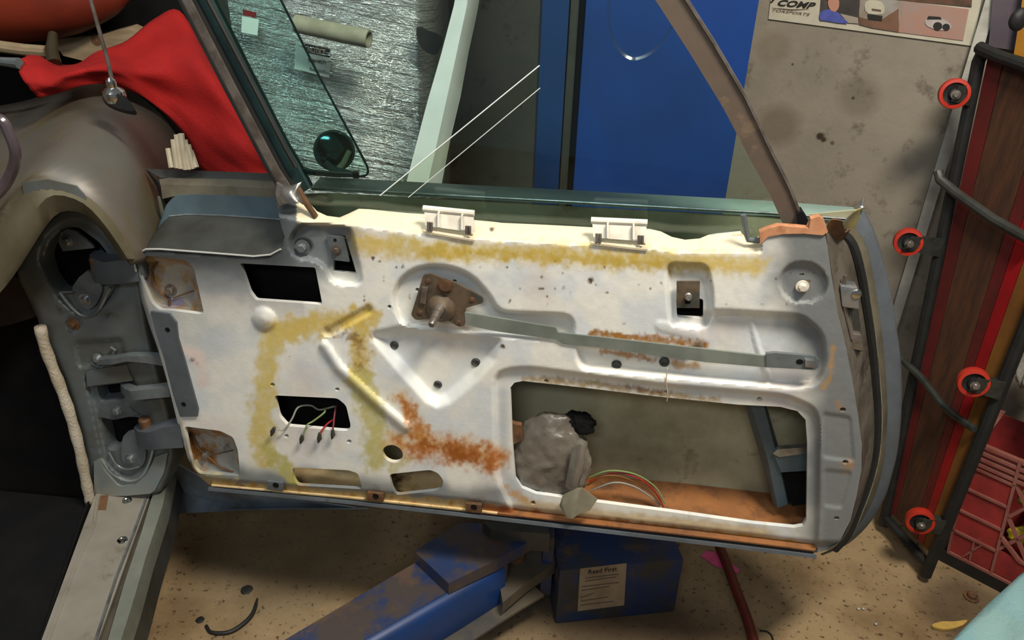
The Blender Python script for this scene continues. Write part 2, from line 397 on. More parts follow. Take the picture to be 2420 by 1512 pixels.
OUT = [(322,640),(318,618),(326,598),(346,587),(380,588),(500,597),(600,604),(640,600),(668,582),(672,560),(664,530),(655,490),(662,477),(702,475),(722,492),(738,510),(762,521),(792,525),(815,515),(838,504),(900,507),(1010,513),(1060,520),(1120,529),(1180,538),(1290,543),(1395,548),(1535,550),(1560,558),(1588,572),(1620,579),(1655,576),(1695,559),(1752,553),(1764,574),(1792,577),(1800,558),(1835,545),(1900,548),(1950,552),(1957,590),(1965,650),(1980,740),(2000,820),(2015,900),(2028,980),(2037,1050),(2036,1110),(2025,1170),(2010,1230),(1985,1278),(1955,1300),(1925,1306),(1700,1277),(1400,1243),(1100,1209),(800,1177),(500,1150),(470,1125),(445,1085),(425,1020),(410,960),(395,900),(375,830),(350,760),(332,700)]
H_rect = rnd([(567,622),(745,632),(762,720),(604,709),(590,690)], 5)
H_wire = rnd([(648,934),(798,941),(818,958),(829,1006),(824,1018),(808,1018),(680,1007),(660,985)], 8)
H_slotA = rnd([(691,1104),(823,1111),(846,1118),(857,1156),(702,1147),(692,1128)], 8)
H_slotB = rnd([(920,1120),(1017,1110),(1036,1118),(1049,1137),(1043,1154),(1030,1160),(936,1170),(925,1150)], 8)
H_big = [(1206,916),(1216,904),(1236,900),(1381,916),(1547,936),(1745,956),(1844,961),(1884,971),(1904,992),(1908,1048),(1906,1228),(1898,1243),(1877,1247),(1778,1237),(1580,1209),(1414,1187),(1266,1167),(1233,1153),(1218,1131),(1211,1048)]
H_sq = rnd([(1598,703),(1662,706),(1662,753),(1600,750)], 7)
H_slit = rnd([(790,560),(816,556),(843,648),(787,642)], 3)
H_hin1 = rnd([(327,645),(330,612),(345,604),(371,606),(443,615),(459,636),(469,681),(482,740),(470,742),(406,734),(377,733),(358,716),(342,679)], 8)
H_hin2 = rnd([(436,1007),(521,1018),(551,1033),(562,1063),(568,1123),(559,1125),(471,1119),(458,1104),(446,1066)], 7)
def circ(x, y, a, b=None, n=16, rot=0):
    b = b or a; c, s = math.cos(rot), math.sin(rot)
    return [(x + a * math.cos(t) * c - b * math.sin(t) * s, y + a * math.cos(t) * s + b * math.sin(t) * c) for t in [2 * math.pi * k / n for k in range(n)]]
H_rnd = circ(928, 1072, 25, 20, 18, .4)
small = [(644,909,6,4.5),(797,920,6,4.5),(677,1030,5.5,4.5),(825,1043,6,4.5),(1992,968,8,5.5),(1998,1092,8,5.5),(1977,1224,7,4.5),(1930,1297,3.5,3),(1260,1188,6,5),(1795,943,7,5),(1291,900,6,4.5),(1573,925,4,3),(1895,648,6,4),(1074,665,6,5),(986,685,5,5),(920,725,5,5),(434,955,5,4),(396,779,6,5)]
HOLES = [H_rect, H_wire, H_slotA, H_slotB, H_big, H_sq, H_slit, H_hin1, H_hin2, H_rnd] + [circ(x, y, a, b, 8) for x, y, a, b in small]

def psd(X, Y, poly):
    """signed distance, negative inside"""
    P = np.array(poly, float); n = len(P); d = np.full(X.shape, 1e9); ins = np.zeros(X.shape, bool)
    for i in range(n):
        ax, ay = P[i]; bx, by = P[(i + 1) % n]; ex, ey = bx - ax, by - ay
        t = np.clip(((X - ax) * ex + (Y - ay) * ey) / (ex * ex + ey * ey + 1e-9), 0, 1)
        d = np.minimum(d, np.hypot(X - ax - t * ex, Y - ay - t * ey))
        c = ((ay > Y) != (by > Y)) & (X < ex * (Y - ay) / (ey if abs(ey) > 1e-9 else 1e-9) + ax)
        ins ^= c
    return np.where(ins, -d, d)
def lsd(X, Y, pts):
    d = np.full(X.shape, 1e9)
    for (ax, ay), (bx, by) in zip(pts, pts[1:]):
        ex, ey = bx - ax, by - ay
        t = np.clip(((X - ax) * ex + (Y - ay) * ey) / (ex * ex + ey * ey + 1e-9), 0, 1)
        d = np.minimum(d, np.hypot(X - ax - t * ex, Y - ay - t * ey))
    return d
def sst(x): x = np.clip(x, 0, 1); return x * x * (3 - 2 * x)
def vn(X, Y, s, seed=0):
    x, y = X / s + seed * 17.3, Y / s + seed * 5.1; xi, yi = np.floor(x), np.floor(y); fx, fy = sst(x - xi), sst(y - yi)
    h = lambda a, b: (np.sin(a * 127.1 + b * 311.7 + seed) * 43758.5453) % 1.0
    return (h(xi, yi) * (1 - fx) + h(xi + 1, yi) * fx) * (1 - fy) + (h(xi, yi + 1) * (1 - fx) + h(xi + 1, yi + 1) * fx) * fy
def fbm(X, Y, s, seed=0): return (vn(X, Y, s, seed) + .5 * vn(X, Y, s / 2.1, seed + 1) + .25 * vn(X, Y, s / 4.3, seed + 2)) / 1.75

RECESS = [  # polygon, depth (m), slope width px (mean)
    (cr([(938,735),(932,700),(945,665),(980,638),(1030,630),(1080,638),(1122,662),(1155,700),(1182,735),(1240,742),(1330,746),(1352,762),(1352,790),(1340,802),(1200,792),(1100,785),(985,772),(950,760)], 3, True), .012, 15),
    ([(888,795),(965,778),(1100,785),(1172,808),(1160,845),(1120,890),(1060,940),(1035,950),(1012,938),(960,880)], .016, 34),
    (rnd([(1660,741),(1700,738),(1895,749),(1942,790),(1948,860),(1930,905),(1880,912),(1600,888),(1372,868),(1366,818),(1480,822),(1610,840),(1665,812)], 25), .012, 22),
    (rnd([(1578,625),(1670,628),(1682,690),(1682,748),(1668,772),(1586,768),(1580,700)], 16), .011, 14),
    (circ(1898, 668, 56, 48, 28, .1), .006, 8),
    (cr([(688,560),(690,592),(708,608),(745,615),(768,632),(780,655),(800,668),(846,668),(849,645),(838,590),(826,545),(800,535),(720,530)], 3, True), .011, 14),
    (circ(716, 583, 22, 19, 16), .004, 6),
    (rnd([(1168,880),(1240,868),(1560,910),(1860,935),(1925,965),(1935,1000),(1932,1240),(1925,1330),(1840,1340),(1560,1310),(1250,1270),(1192,1170),(1174,1120)], 30), .008, 13),
    (rnd([(1945,975),(2010,985),(2018,1090),(1945,1080)], 8), .002, 8),
    (rnd([(1948,1110),(2012,1115),(1990,1200),(1948,1195)], 8), .002, 8),
]
RAISE = [
    (circ(624, 754, 30, 27, 20, .6), .010, 24),
]
LINES = [  # polyline, half width px, height
    ([(774,786),(870,732)], 11, -.006),
    ([(766,816),(800,868),(880,942),(958,1008)], 12, .009),
    ([(1774,752),(1788,810),(1810,880),(1816,905)], 7, .003),
    ([(1668,742),(1900,752)], 4, -.003),
    ([(1640,790),(1560,770)], 14, .002),
]
def height(X, Y):
    h = np.zeros(X.shape)
    for poly, d, w_ in RECESS: h -= 1.45 * d * sst(.5 - psd(X, Y, poly) / w_)
    for poly, d, w_ in RAISE: h += d * np.sqrt(np.clip(-psd(X, Y, poly) / w_, 0, 1))
    for pts, r_, d in LINES: h += d * np.sqrt(np.clip(1 - (lsd(X, Y, pts) / r_) ** 2, 0, 1))
    # ledge along the top edge falls back towards the window slot
    top = np.interp(X, [640, 700, 740, 850, 1000, 1120, 1395, 1535, 1590, 1660, 1790, 1900], [512, 520, 532, 536, 556, 566, 582, 588, 597, 600, 600, 560])
    h -= np.where(X < 1800, .040 * np.clip((top - Y) / 40, 0, 1) ** 1.1, 0)
    # flange at the bottom
    bot = np.interp(X, [470, 560, 880, 1100, 1250, 1930], [1128, 1140, 1165, 1183, 1205, 1284])
    h -= .010 * sst((Y - bot + 8) / 14)
    # left edge rolls back
    le = psd(X, Y, OUT); h -= .010 * np.clip(1 + le / 9, 0, 1) ** 2 * (X < 640)
    h += (fbm(X, Y, 60, 3) - .5) * .0016
    return h
def color(X, Y):
    TN[0] = 'panel'
    def S(c): return np.array(lin(c)[:3])
    n1, n2, n3 = fbm(X, Y, 70, 5), fbm(X, Y, 18, 9), fbm(X, Y, 7, 4)
    c = S((226, 225, 216))[None, :] * np.ones((len(X), 3))
    def mix(c, col, m): return c * (1 - m[:, None]) + S(col)[None, :] * m[:, None]
    c = mix(c, (204, 210, 214), np.clip((n1 - .42) * 4, 0, 1) * .8)
    c = mix(c, (206, 194, 186), np.clip((vn(X, Y, 110, 8) - .6) * 3, 0, 1) * .5)
    # grey overspray, with shade towards the top left painted in
    g = np.zeros(len(X))
    wob = (n1 - .5) * 60
    g = np.maximum(g, sst((790 - Y + wob) / 190) * sst((800 - X + wob + (Y < 560) * 60) / 110))
    g = np.maximum(g, sst((500 - X + (Y - 1000) * .25 + wob) / 110) * sst((1000 - Y) / 300) * .75)
    g = np.maximum(g, sst((X - 1770 + wob + np.clip(Y - 700, 0, 160) * -.55 + np.clip(Y - 860, 0, 100) * .2) / 110))
    bl = np.interp(X, [470, 1180], [1100, 1158])
    g = np.maximum(g, sst((Y - bl + 28 + wob * .5) / 40) * sst((1230 - X) / 60) * .85)
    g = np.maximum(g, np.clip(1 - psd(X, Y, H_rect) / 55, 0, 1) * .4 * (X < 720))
    g = np.maximum(g, sst((690 - Y + wob * .5) / 70) * sst((875 - X + wob * .6) / 60) * .92)
    g = np.maximum(g, sst((760 - X + wob) / 420) * sst((980 - Y + wob) / 380) * .62)
    gr = S((108, 112, 113))[None, :] * sst((X - 900) / 300)[:, None] + S((84, 92, 96))[None, :] * (1 - sst((X - 900) / 300))[:, None]
    gm = (np.clip(g, 0, 1) * .96)[:, None]; c = c * (1 - gm) + gr * gm
    c = mix(c, (50, 54, 54), sst((670 - Y) / 70) * sst((720 - X) / 80) * .75)  # top left corner darkened further with painted shade
    c = mix(c, (150, 156, 160), sst(1 - lsd(X, Y, [(1190, 930), (1190, 1120), (1230, 1175)]) / 26) * .5)
    # cream ledge
    top = np.interp(X, [640, 740, 850, 1000, 1120, 1395, 1535, 1590, 1660, 1790], [512, 532, 536, 556, 566, 582, 588, 597, 600, 600])
    c = mix(c, (220, 206, 178), sst((top - Y + 4) / 10) * ((X < 1800) & (X > 700)))
    Y_ = (204, 178, 92)
    n4 = fbm(X, Y, 11, 31); n5 = vn(X, Y, 5.5, 41)
    def stain(c, pts, r_, col, soft=.45, amt=.95, jag=26):
        d = lsd(X, Y, pts) + (n2 - .5) * jag * 1.3 + (n3 - .5) * jag * (.6 if amt == .95 else 1.0) + (n5 - .5) * jag * (.15 if amt == .95 else .4)
        return mix(c, col, sst((r_ * 1.1 - d) / (r_ * soft * 1.6)) * amt * np.clip(.90 + (.7 if amt == .95 else 1.3) * (n4 - .42), 0, 1))
    c = stain(c, [(850,575),(1000,588),(1200,598),(1400,608),(1600,618),(1790,630)], 36, (200,176,96), .6, .95)
    c = stain(c, [(1010,592),(1200,603),(1400,615),(1590,625)], 17, (186,158,62), .8, .8)
    c = stain(c, [(870,755),(760,765),(650,785)], 36, Y_)
    c = stain(c, [(648,790),(628,880),(622,980),(622,1070)], 38, (206,186,110))
    c = stain(c, [(630,1060),(665,1098),(700,1130)], 24, (184,176,100))
    c = stain(c, [(850,745),(850,850),(850,890)], 34, Y_)
    c = stain(c, [(850,890),(885,1010),(885,1090)], 36, (190,182,116))
    c = stain(c, [(815,790),(850,810),(850,860)], 20, (142,104,48), .9, .75, 40)
    c = stain(c, [(770,775),(875,800)], 9, (112,92,70), .9, .6)
    c = stain(c, [(950,940),(985,1000),(1000,1040)], 32, (206,160,92), .7)
    c = stain(c, [(955,950),(985,1000),(1000,1040)], 26, (172,100,40), .8, .92, 40)
    c = stain(c, [(940,1050),(1060,1058),(1165,1082)], 50, (206,158,84), .7)
    c = stain(c, [(965,1055),(1060,1062),(1165,1085)], 38, (168,92,34), .8, .93, 44)
    c = stain(c, [(1080,1060),(1165,1108)], 26, (168,98,38), .8)
    c = stain(c, [(1010,1050),(1140,1090)], 14, (140,74,20), .9, .7, 40)
    c = stain(c, [(930,1110),(960,1090)], 14, (190,182,116), .8, .6)
    c = stain(c, [(1402,786),(1500,798),(1665,816)], 13, (150,104,46), .5, 1, 14)
    c = stain(c, [(1420,828),(1500,842),(1545,850)], 9, (168,118,60), .5, .9, 10)
    c = stain(c, [(1598,860),(1650,866)], 13, (176,136,86), .5, .95, 14)
    c = stain(c, [(1240,893),(1400,908),(1560,930),(1700,945)], 11, (166,140,92), .6, .8, 12)
    c = stain(c, [(1480,915),(1570,928)], 8, (128,84,50), .8, .7, 12)
    c = stain(c, [(1195,1150),(1235,1178),(1262,1190)], 14, (188,142,70), .8, .85, 14)
    c = stain(c, [(1968,820),(1962,890),(1945,915)], 10, (176,132,60), .8, .8, 10)
    for px, py in ((1982,955),(1998,1100),(2008,1095)): c = stain(c, [(px, py), (px + 3, py + 8)], 15, (158,118,72), .9, .75, 12)
    c = stain(c, [(430,1000),(448,1085),(475,1122),(560,1132)], 9, (196,184,140), .9, .8, 10)
    # bottom channel dirt and rust
    bt = np.interp(X, [470, 560, 880, 1100, 1250, 1930], [1128, 1140, 1165, 1183, 1205, 1284])
    ch = sst((Y - bt + 4 + (n2 - .5) * 14) / 8) * (X < 1900)
    c = mix(c, (184, 158, 112), sst((Y - bt + 30 + (n2 - .5) * 20) / 16) * sst((X - 1190) / 60) * sst((1860 - X) / 60) * .75)
    c = mix(c, (196, 172, 120), ch * .9)
    c = mix(c, (168, 128, 52), ch * np.clip((n2 - .5) * 5, 0, 1))
    c = mix(c, (150, 82, 40), ch * sst((X - 1120) / 30) * sst((1500 - X) / 200) * .95)
    c = mix(c, (160, 108, 52), ch * sst((X - 1380) / 80) * sst((1720 - X) / 60) * .8)
    c = mix(c, (190, 160, 66), ch * sst((X - 1680) / 80) * .8)
    for px, py, r_ in ((885,1168,24),(1120,1195,24),(1625,1262,40),(560,1150,14)): c = stain(c, [(px, py), (px + 12, py + 3)], r_, (104, 78, 56), .8, .85, 24)
    c = stain(c, [(1380,1215),(1560,1228),(1800,1255)], 9, (222, 200, 160), .8, .8, 10)
    # chips
    sp = vn(X, Y, 9, 21); band = ((Y > 600) & (Y < 720) & (X > 860)) | ((Y > 560) & (Y < 590) & (X > 1130) & (X < 1500))
    c = mix(c, (96, 72, 46), np.where(band, np.clip((sp - .93) * 30, 0, 1), 0))
    for px, py, r_ in ((1396,662,8),(1162,541,7),(1197,632,4),(1280,655,5),(1332,680,4),(882,610,6),(897,618,4),(936,632,5),(952,630,5),(1410,674,4),(1563,670,4),(455,850,7),(465,858,5),(420,845,7),(1475,765,5),(1188,818,7)):
        c = mix(c, (86, 66, 46), sst((r_ - np.hypot(X - px, Y - py) + (n3 - .5) * 5) / 3))
    c = mix(c, (226, 206, 196), sst(1 - lsd(X, Y, [(425, 822), (470, 840), (478, 900)]) / 24 + (n2 - .5)) * .8)
    c *= (0.96 + .08 * n3)[:, None]
    return c

def dense(poly, s=7.0):
    out = []
    for i in range(len(poly)):
        a, b = np.array(poly[i - 1], float), np.array(poly[i], float); n = max(1, int(np.hypot(*(b - a)) / s))
        out += [tuple(a + (b - a) * k / n) for k in range(n)]
    return out
def sheet(name, outline, holes, parent, mt, hf, colf=None, step=4.6, thick=.0025, ret=.02, rim=.008):
    loops = [dense(outline)] + [dense(h_, 6) if len(h_) > 9 else h_ for h_ in holes]
    X0, Y0 = np.min(outline, 0); X1, Y1 = np.max(outline, 0)
    gx, gy = np.meshgrid(np.arange(X0, X1, step), np.arange(Y0, Y1, step)); gx[::2] += step / 2
    gx, gy = gx.ravel(), gy.ravel()
    keep = psd(gx, gy, outline) < -2.2
    for h_ in holes: keep &= psd(gx, gy, h_) > 2.0
    gx, gy = gx[keep], gy[keep]
    pts, edges, n0 = [], [], 0
    for L_ in loops:
        k = len(L_); pts += L_; edges += [(n0 + i, n0 + (i + 1) % k) for i in range(k)]; n0 += k
    pts = [Vector(p) for p in pts] + [Vector(p) for p in zip(gx.tolist(), gy.tolist())]
    vo, eo, fo, ov, oe, of = delaunay_2d_cdt(pts, edges, [], 0, 0.01)
    P = np.array([v[:] for v in vo]); T = np.array([f for f in fo]); c = P[T].mean(1)
    ok = psd(c[:, 0], c[:, 1], outline) < 0
    for h_ in holes: ok &= psd(c[:, 0], c[:, 1], h_) > 0
    T = T[ok]; Hh = hf(P[:, 0], P[:, 1])
    vs = [U(x, y, h_) for (x, y), h_ in zip(P.tolist(), Hh.tolist())]
    fs = [tuple(t) for t in T.tolist()]
    # rims: boundary edges get a flange going back
    cnt = {}
    for t in fs:
        for i in range(3):
            e = (t[i], t[(i + 1) % 3]); key = (min(e), max(e)); cnt[key] = cnt.get(key, 0) + 1
    bnd = [k for k, v_ in cnt.items() if v_ == 1]
    do = dict(zip(range(len(P)), psd(P[:, 0], P[:, 1], outline).tolist())); back = {}
    def bk(i):
        if i not in back:
            back[i] = len(vs); vs.append(vs[i] - DN * (ret if abs(do[i]) < 1 else rim))
        return back[i]
    for a, b in bnd: fs.append((a, b, bk(b), bk(a)))
    o = obj(name, (vs, fs), mt, parent, ang=50)
    if colf:
        me = o.data; ca = me.color_attributes.new('Col', 'FLOAT_COLOR', 'POINT')
        q = P.copy()
        ex = [0] * (len(vs) - len(P))
        for i, j in back.items(): ex[j - len(P)] = i
        q = np.vstack([P, P[ex]]) if ex else P
        cc = np.c_[colf(q[:, 0], q[:, 1]), np.ones(len(q))].astype(np.float32)
        ca.data.foreach_set('color', cc.ravel())
    return o
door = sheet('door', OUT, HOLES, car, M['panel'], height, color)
door['label'] = 'open door with pale stained inner metal panel'

# ---- outer skin: shell 13 cm further out, with rusty cavity floor
HS = -.125
E1 = [(1952,552),(1962,620),(1980,740),(2000,820),(2015,900),(2028,980),(2037,1050),(2036,1110),(2025,1170),(2010,1230),(1985,1280),(1955,1300)]
E2 = [(1985,545),(2015,580),(2035,650),(2046,720),(2058,800),(2068,900),(2073,990),(2068,1070),(2052,1140),(2030,1200),(2005,1260),(1972,1298)]
E3 = [(2010,520),(2045,575),(2064,650),(2078,740),(2090,840),(2097,940),(2096,1020),(2087,1100),(2070,1165),(2042,1222),(2005,1275),(1970,1300)]
E4 = [(2036,492),(2062,545),(2085,620),(2103,700),(2115,780),(2124,850),(2127,940),(2120,1040),(2105,1115),(2082,1185),(2042,1245),(1995,1287),(1940,1311)]
skin_out = [(380,452),(660,455),(735,446),(850,452),(1100,466),(1450,485),(1830,506),(2036,492)]
def P(*pts_h): return [U(x, y, h_) for x, y, h_ in pts_h]
rowt = [(345,470),(660,470),(735,455),(1100,476),(1450,495),(1830,516),(2030,505)]
zt = [U(x, y, HS) for x, y in rowt]
# skin as a loft from belt line to bottom, slightly crowned
def skin_row(f_):
    out = []
    L_ = [(345,470),(350,640),(395,850),(430,1000),(470,1080)]
    return out
LZ = lambda p, z: Vector((p.x, p.y, z))
zb = U(1200, 1222, 0).z
rows = []
left = cr([(372,465),(385,560),(410,700),(440,860),(470,990),(500,1060)], 3); right = cr([(2036,495),(2085,620),(2115,780),(2127,940),(2105,1100),(2040,1190)], 3)
lt = [U(x, y, HS) for x, y in resample(left, 12)]; rt = [U(x, y, HS) for x, y in resample(right, 12)]
top_px = resample([(372,465),(660,470),(735,455),(1100,476),(1450,495),(1830,516),(2036,497)], 30)
bot_px = resample([(500,1060),(1200,1105),(2040,1190)], 30)
tp = [U(x, y, HS) for x, y in top_px]; bp_ = [U(x, y, HS) for x, y in bot_px]
for i in range(12):
    t = i / 11; s = tp if t == 0 else None; row = []
    for j in range(30):
        u_ = j / 29
        p = (tp[j] * (1 - t) + bp_[j] * t) + (lt[i] * (1 - u_) + rt[i] * u_) - ((tp[0] * (1 - t) + bp_[0] * t) * (1 - u_) + (tp[-1] * (1 - t) + bp_[-1] * t) * u_)
        row.append(p - DN * .014 * math.sin(math.pi * t))
    rows.append(row)
obj('outer_skin', loft(rows, 30, off=-DN * .003), M['skin_in'], door, 60)
# cavity floor from the skin's lower edge forward to the bottom flange
fl_back = [U(x, y, HS) for x, y in [(500,1060),(850,1085),(1200,1105),(1600,1140),(2040,1190)]]
fl_front = P((500,1146,-.006),(800,1172,-.006),(1100,1204,-.006),(1400,1238,-.006),(1700,1272,-.006),(1925,1300,-.006))
fb_, ff_ = resample([tuple(p) for p in fl_back], 25), resample([tuple(p) for p in fl_front], 25)
obj('cavity_floor', loft([fb_[:13], ff_[:13]], 13, off=(0, 0, -.003)), mat('tan_floor', (240, 212, 160), (206, 170, 110), .8, scale=14, c3=(110, 74, 40), s3=18, lo3=.55, hi3=.7), door)
obj('cavity_floor', loft([fb_[12:], ff_[12:]], 13, off=(0, 0, -.003)), M['rusty_floor'], door)
# hem lip along the bottom
hem = P((492,1152,.004),(800,1181,.004),(1100,1214,.004),(1400,1249,.004),(1700,1284,.004),(1930,1312,.004))
obj('bottom_hem', loft([hem, [p - Vector((0, 0, .006)) + DN * .002 for p in hem], [p - Vector((0, 0, .012)) - DN * .02 for p in hem]], 24, off=-DN * .002), M['grey_paint'], door)
# rear shut face, rubber seal, stepped moulding and outer skin edge
def px(c, h_): return [U(x, y, h_) for x, y in cr(c, 3)]
obj('shut_face', loft([px(E1, -.002), px([((a[0] + b[0]) / 2, (a[1] + b[1]) / 2) for a, b in zip(E1, E2)], -.045), px(E2, -.075)], 40, off=-DN * .003), mat('shut_metal', (104, 98, 88), (72, 66, 58), .45, .2, scale=14, c3=(54, 44, 40), s3=20, lo3=.55, hi3=.7), door, 60)
obj('door_seal', tube(px(E2, -.070), .0075, 8), M['rubber'], door)
obj('shut_moulding', loft([px(E2, -.078), px([((a[0] * .6 + b[0] * .4), (a[1] * .6 + b[1] * .4)) for a, b in zip(E2, E3)], -.070), px(E3, -.088)], 40, off=-DN * .003), mat('moulding_metal', (116, 110, 92), (84, 78, 62), .4, .3, scale=12), door, 50)
obj('moulding_bead', tube(px([(x + 10, y) for x, y in E2], -.071), .0022, 6), mat('bead_metal', (158, 150, 128), (110, 102, 84), .35, .4, scale=30), door)
e4 = cr(E4, 3)
obj('skin_edge', loft([px(E3, -.090), px([((a[0] * .5 + b[0] * .5), (a[1] * .5 + b[1] * .5)) for a, b in zip(E3, E4)], -.094), px(E4, -.100), px([(x + 5, y + 1) for x, y in E4], -.118)], 44, off=-DN * .003), M['grey_paint'], door, 60)
# belt ledge (top of the outer skin)
front = [U(x, y, HS + .002) for x, y in [(735,446),(850,452),(1100,466),(1350,479),(1450,485),(1826,506),(2030,522)]]
back_ = [V(x, y, 1.29) for x, y in [(735,426)]]
led = [p + Vector((0, 0, .005)) - DN * .046 for p in front]; led2 = [p + Vector((0, 0, -.012)) - DN * .064 for p in front]
obj('belt_ledge', loft([front, [p + Vector((0, 0, .002)) - DN * .004 for p in front], led, led2], 26, off=(0, 0, -.003)), mat('ledge_paint', (128, 150, 142), (110, 134, 128), .4, scale=6), door, 60)
# bright moulding at front of ledge
obj('belt_strip', tube([p + Vector((0, 0, .002)) for p in front], .0016, 6), M['silver'], door)

# rear upper corner: broken brown metal, tan patch, tip with screw
obj('corner_patch', prism(P(*[(x, y, .003) for x, y in [(1797,577),(1795,550),(1812,542),(1838,534),(1885,537),(1912,540),(1916,518),(1936,512),(1948,520),(1957,548),(1944,556),(1900,552),(1850,553),(1815,560)]]), -DN * .012), M['tan_patch'], door)
obj('corner_gusset', loft([px([(1950,545),(1965,520),(1990,522)], -.01), px([(1952,575),(1972,560),(1998,550)], -.03), px([(1965,580),(1990,568),(2012,540)], -.06)], 12, off=-DN * .004), M['rust'], door)
obj('corner_tip', loft([px([(1985,545),(2000,520),(2020,500)], -.06), px([(2000,560),(2025,530),(2036,492)], -.085)], 10, off=-DN * .004), mat('tip_paint', (150, 138, 84), (108, 104, 84), .6, scale=30), door)
tipm = obj('corner_screw', lathe(U(2035, 494, -.095), (0, 0, 1), [(.004, 0), (.0045, .004), (.0025, .006), (.0015, .014), (.0006, .016)], 10), M['silver'], door)

# ---- upper front shelf and bands towards the hinge end
sA = P((330,596,-.012),(348,588,-.003),(380,589,-.001),(500,598,-.001),(600,605,-.001),(648,600,-.001),(672,572,-.003))
sB = P((368,548,-.075),(384,525,-.082),(400,512,-.085),(440,508,-.085),(520,510,-.085),(600,515,-.085),(664,520,-.085))
obj('front_shelf', loft([sA, sB], 30, off=(0, 0, -.003)), M['dark_grey'], door, 60)
obj('front_fascia', loft([sB, P((384,510,-.090),(392,485,-.092),(412,463,-.093),(460,460,-.093),(540,463,-.093),(610,466,-.093),(668,470,-.093))], 30, off=-DN * .003), M['teal_paint'], door, 60)
obj('shelf_bead', tube([p + Vector((0, 0, .001)) for p in sB[2:]], .0014, 6), M['silver'], door)
obj('panel_bead', tube([p + DN * .001 for p in P((322,640,0),(318,618,0),(326,599,0),(346,588,0),(380,588,0),(500,597,0),(600,605,0),(640,601,0),(664,588,0))], .0017, 6), mat('bead_paint', (170, 172, 168), None, .4), door)
mC = P((380,512,-.097),(372,470,-.097),(378,440,-.097),(392,424,-.097)); 
obj('belt_moulding', loft([P((384,470,-.096),(412,463,-.096),(460,460,-.096),(540,463,-.096),(668,470,-.096)), P((380,440,-.10),(400,436,-.10),(460,438,-.10),(540,440,-.10),(664,447,-.10)), P((376,424,-.115),(395,420,-.115),(460,422,-.115),(540,424,-.115),(655,430,-.115))], 24, off=-DN * .006), M['brown_trim'], door, 50)
obj('weather_lip', prism(P((344,400,-.13),(500,406,-.13),(655,412,-.13),(655,432,-.115),(500,424,-.115),(380,420,-.115)), -DN * .004), M['dark_grey'], door)
obj('front_edge', loft([P((344,400,-.13),(370,440,-.13),(385,490,-.13),(394,530,-.13)), P((372,428,-.11),(384,460,-.10),(392,495,-.10),(398,520,-.10))], 10, off=-DN * .004), M['rubber'], door)

# ---- bump panel beads at holes
def ring(poly, h_, r_): return tube([U(x, y, h_) for x, y in poly], r_, 6, closed=True)
# hinge pockets: recessed curved cups with bolts
def cup(poly, mt, cx, cy, nm, dep=.030):
    pc = np.mean(poly, 0); rows = []
    for s, d in ((1.06, .004), (.97, .016), (.78, dep * .95), (.4, dep), (.02, dep)):
        rows.append([U(pc[0] + (x - pc[0]) * s, pc[1] + (y - pc[1]) * s, -d) for x, y in poly + poly[:1]])
    c_ = obj(nm, loft(rows, 48), mt, door, 60)
    obj('bolt', hexbolt(U(cx, cy, -dep + .001), DN, .0065, .007), M['dull_chrome'], c_)
    return c_
heat1 = mat('heat_stained', (158, 152, 140), (150, 114, 62), .4, .2, scale=22, lo=.46, hi=.58, c3=(128, 132, 164), s3=18, lo3=.54, hi3=.64)
k1 = cup(H_hin1, heat1, 404, 684, 'hinge_pocket')
obj('weld_seam', tube([U(x, y, -.026) for x, y in [(372,618),(358,640),(362,668),(380,692),(400,706),(402,735)]], .0022, 6), M['rust'], k1)
obj('weld_seam', tube([U(x, y, -.026) for x, y in [(410,704),(430,696),(466,684)]], .0012, 6), M['rust'], k1)
heat2 = mat('heat_stained_low', (158, 160, 156), (150, 104, 54), .4, .2, scale=22, lo=.44, hi=.56, c3=(64, 52, 42), s3=20, lo3=.56, hi3=.66)
k2 = cup(H_hin2, heat2, 487, 1073, 'hinge_pocket')
obj('weld_seam', tube([U(x, y, -.026) for x, y in [(450,1020),(470,1060),(498,1084),(520,1104),(562,1120)]], .0022, 6), M['rust'], k2)
obj('weld_seam', tube([U(x, y, -.026) for x, y in [(498,1076),(530,1068),(560,1062)]], .0012, 6), M['rust'], k2)
# black sheets behind the openings: the door's dark inside put in as colour
obj('dark_backing', loft([P((540,600,-.05),(700,600,-.05),(860,605,-.05)), P((540,740,-.05),(700,745,-.05),(860,760,-.05))], 8, off=-DN * .003), M['black'], door)
obj('dark_backing', loft([P((630,915,-.06),(740,915,-.06),(860,925,-.06)), P((640,1050,-.06),(740,1050,-.06),(860,1060,-.06))], 8, off=-DN * .003), M['black'], door)
obj('dark_backing', loft([P((1560,680,-.04),(1630,680,-.04),(1690,685,-.04)), P((1560,775,-.04),(1630,775,-.04),(1690,775,-.04))], 8, off=-DN * .003), M['black'], door)
# black-blue strip plate at the hinge edge
sp = obj('edge_plate', prism(P(*[(x, y, .004) for x, y in [(356,736),(400,742),(416,762),(421,800),(436,850),(468,968),(466,984),(425,985),(408,930),(388,850),(366,780)]]), -DN * .007), M['grey_paint'], door)
sp['label'] = 'scratched blue-grey strip plate'
for x, y in ((396,779),(434,955)): obj('screw_hole', lathe(U(x, y, .0042), DN, [(.0045, 0), (.0045, .0005), (.003, .0004), (.003, -.002)], 12), M['black'], sp)

# stub bracket top front with bolt
br = obj('glass_stop_bracket', prism(P(*[(x, y, -.010) for x, y in rnd([(771,556),(812,560),(826,619),(785,614)], 2)]), -DN * .0025), M['steel'], door)
obj('bolt', hexbolt(U(796, 590, -.010), DN, .005, .006), M['dull_chrome'], br)
obj('bolt_hole', lathe(U(792, 567, -.0098), DN, [(.0028, 0), (.0028, .0004), (.001, .0002)], 10), M['black'], br)
obj('panel_bolt', hexbolt(U(716, 583, -.014), DN, .0075, .008), M['steel'], door)
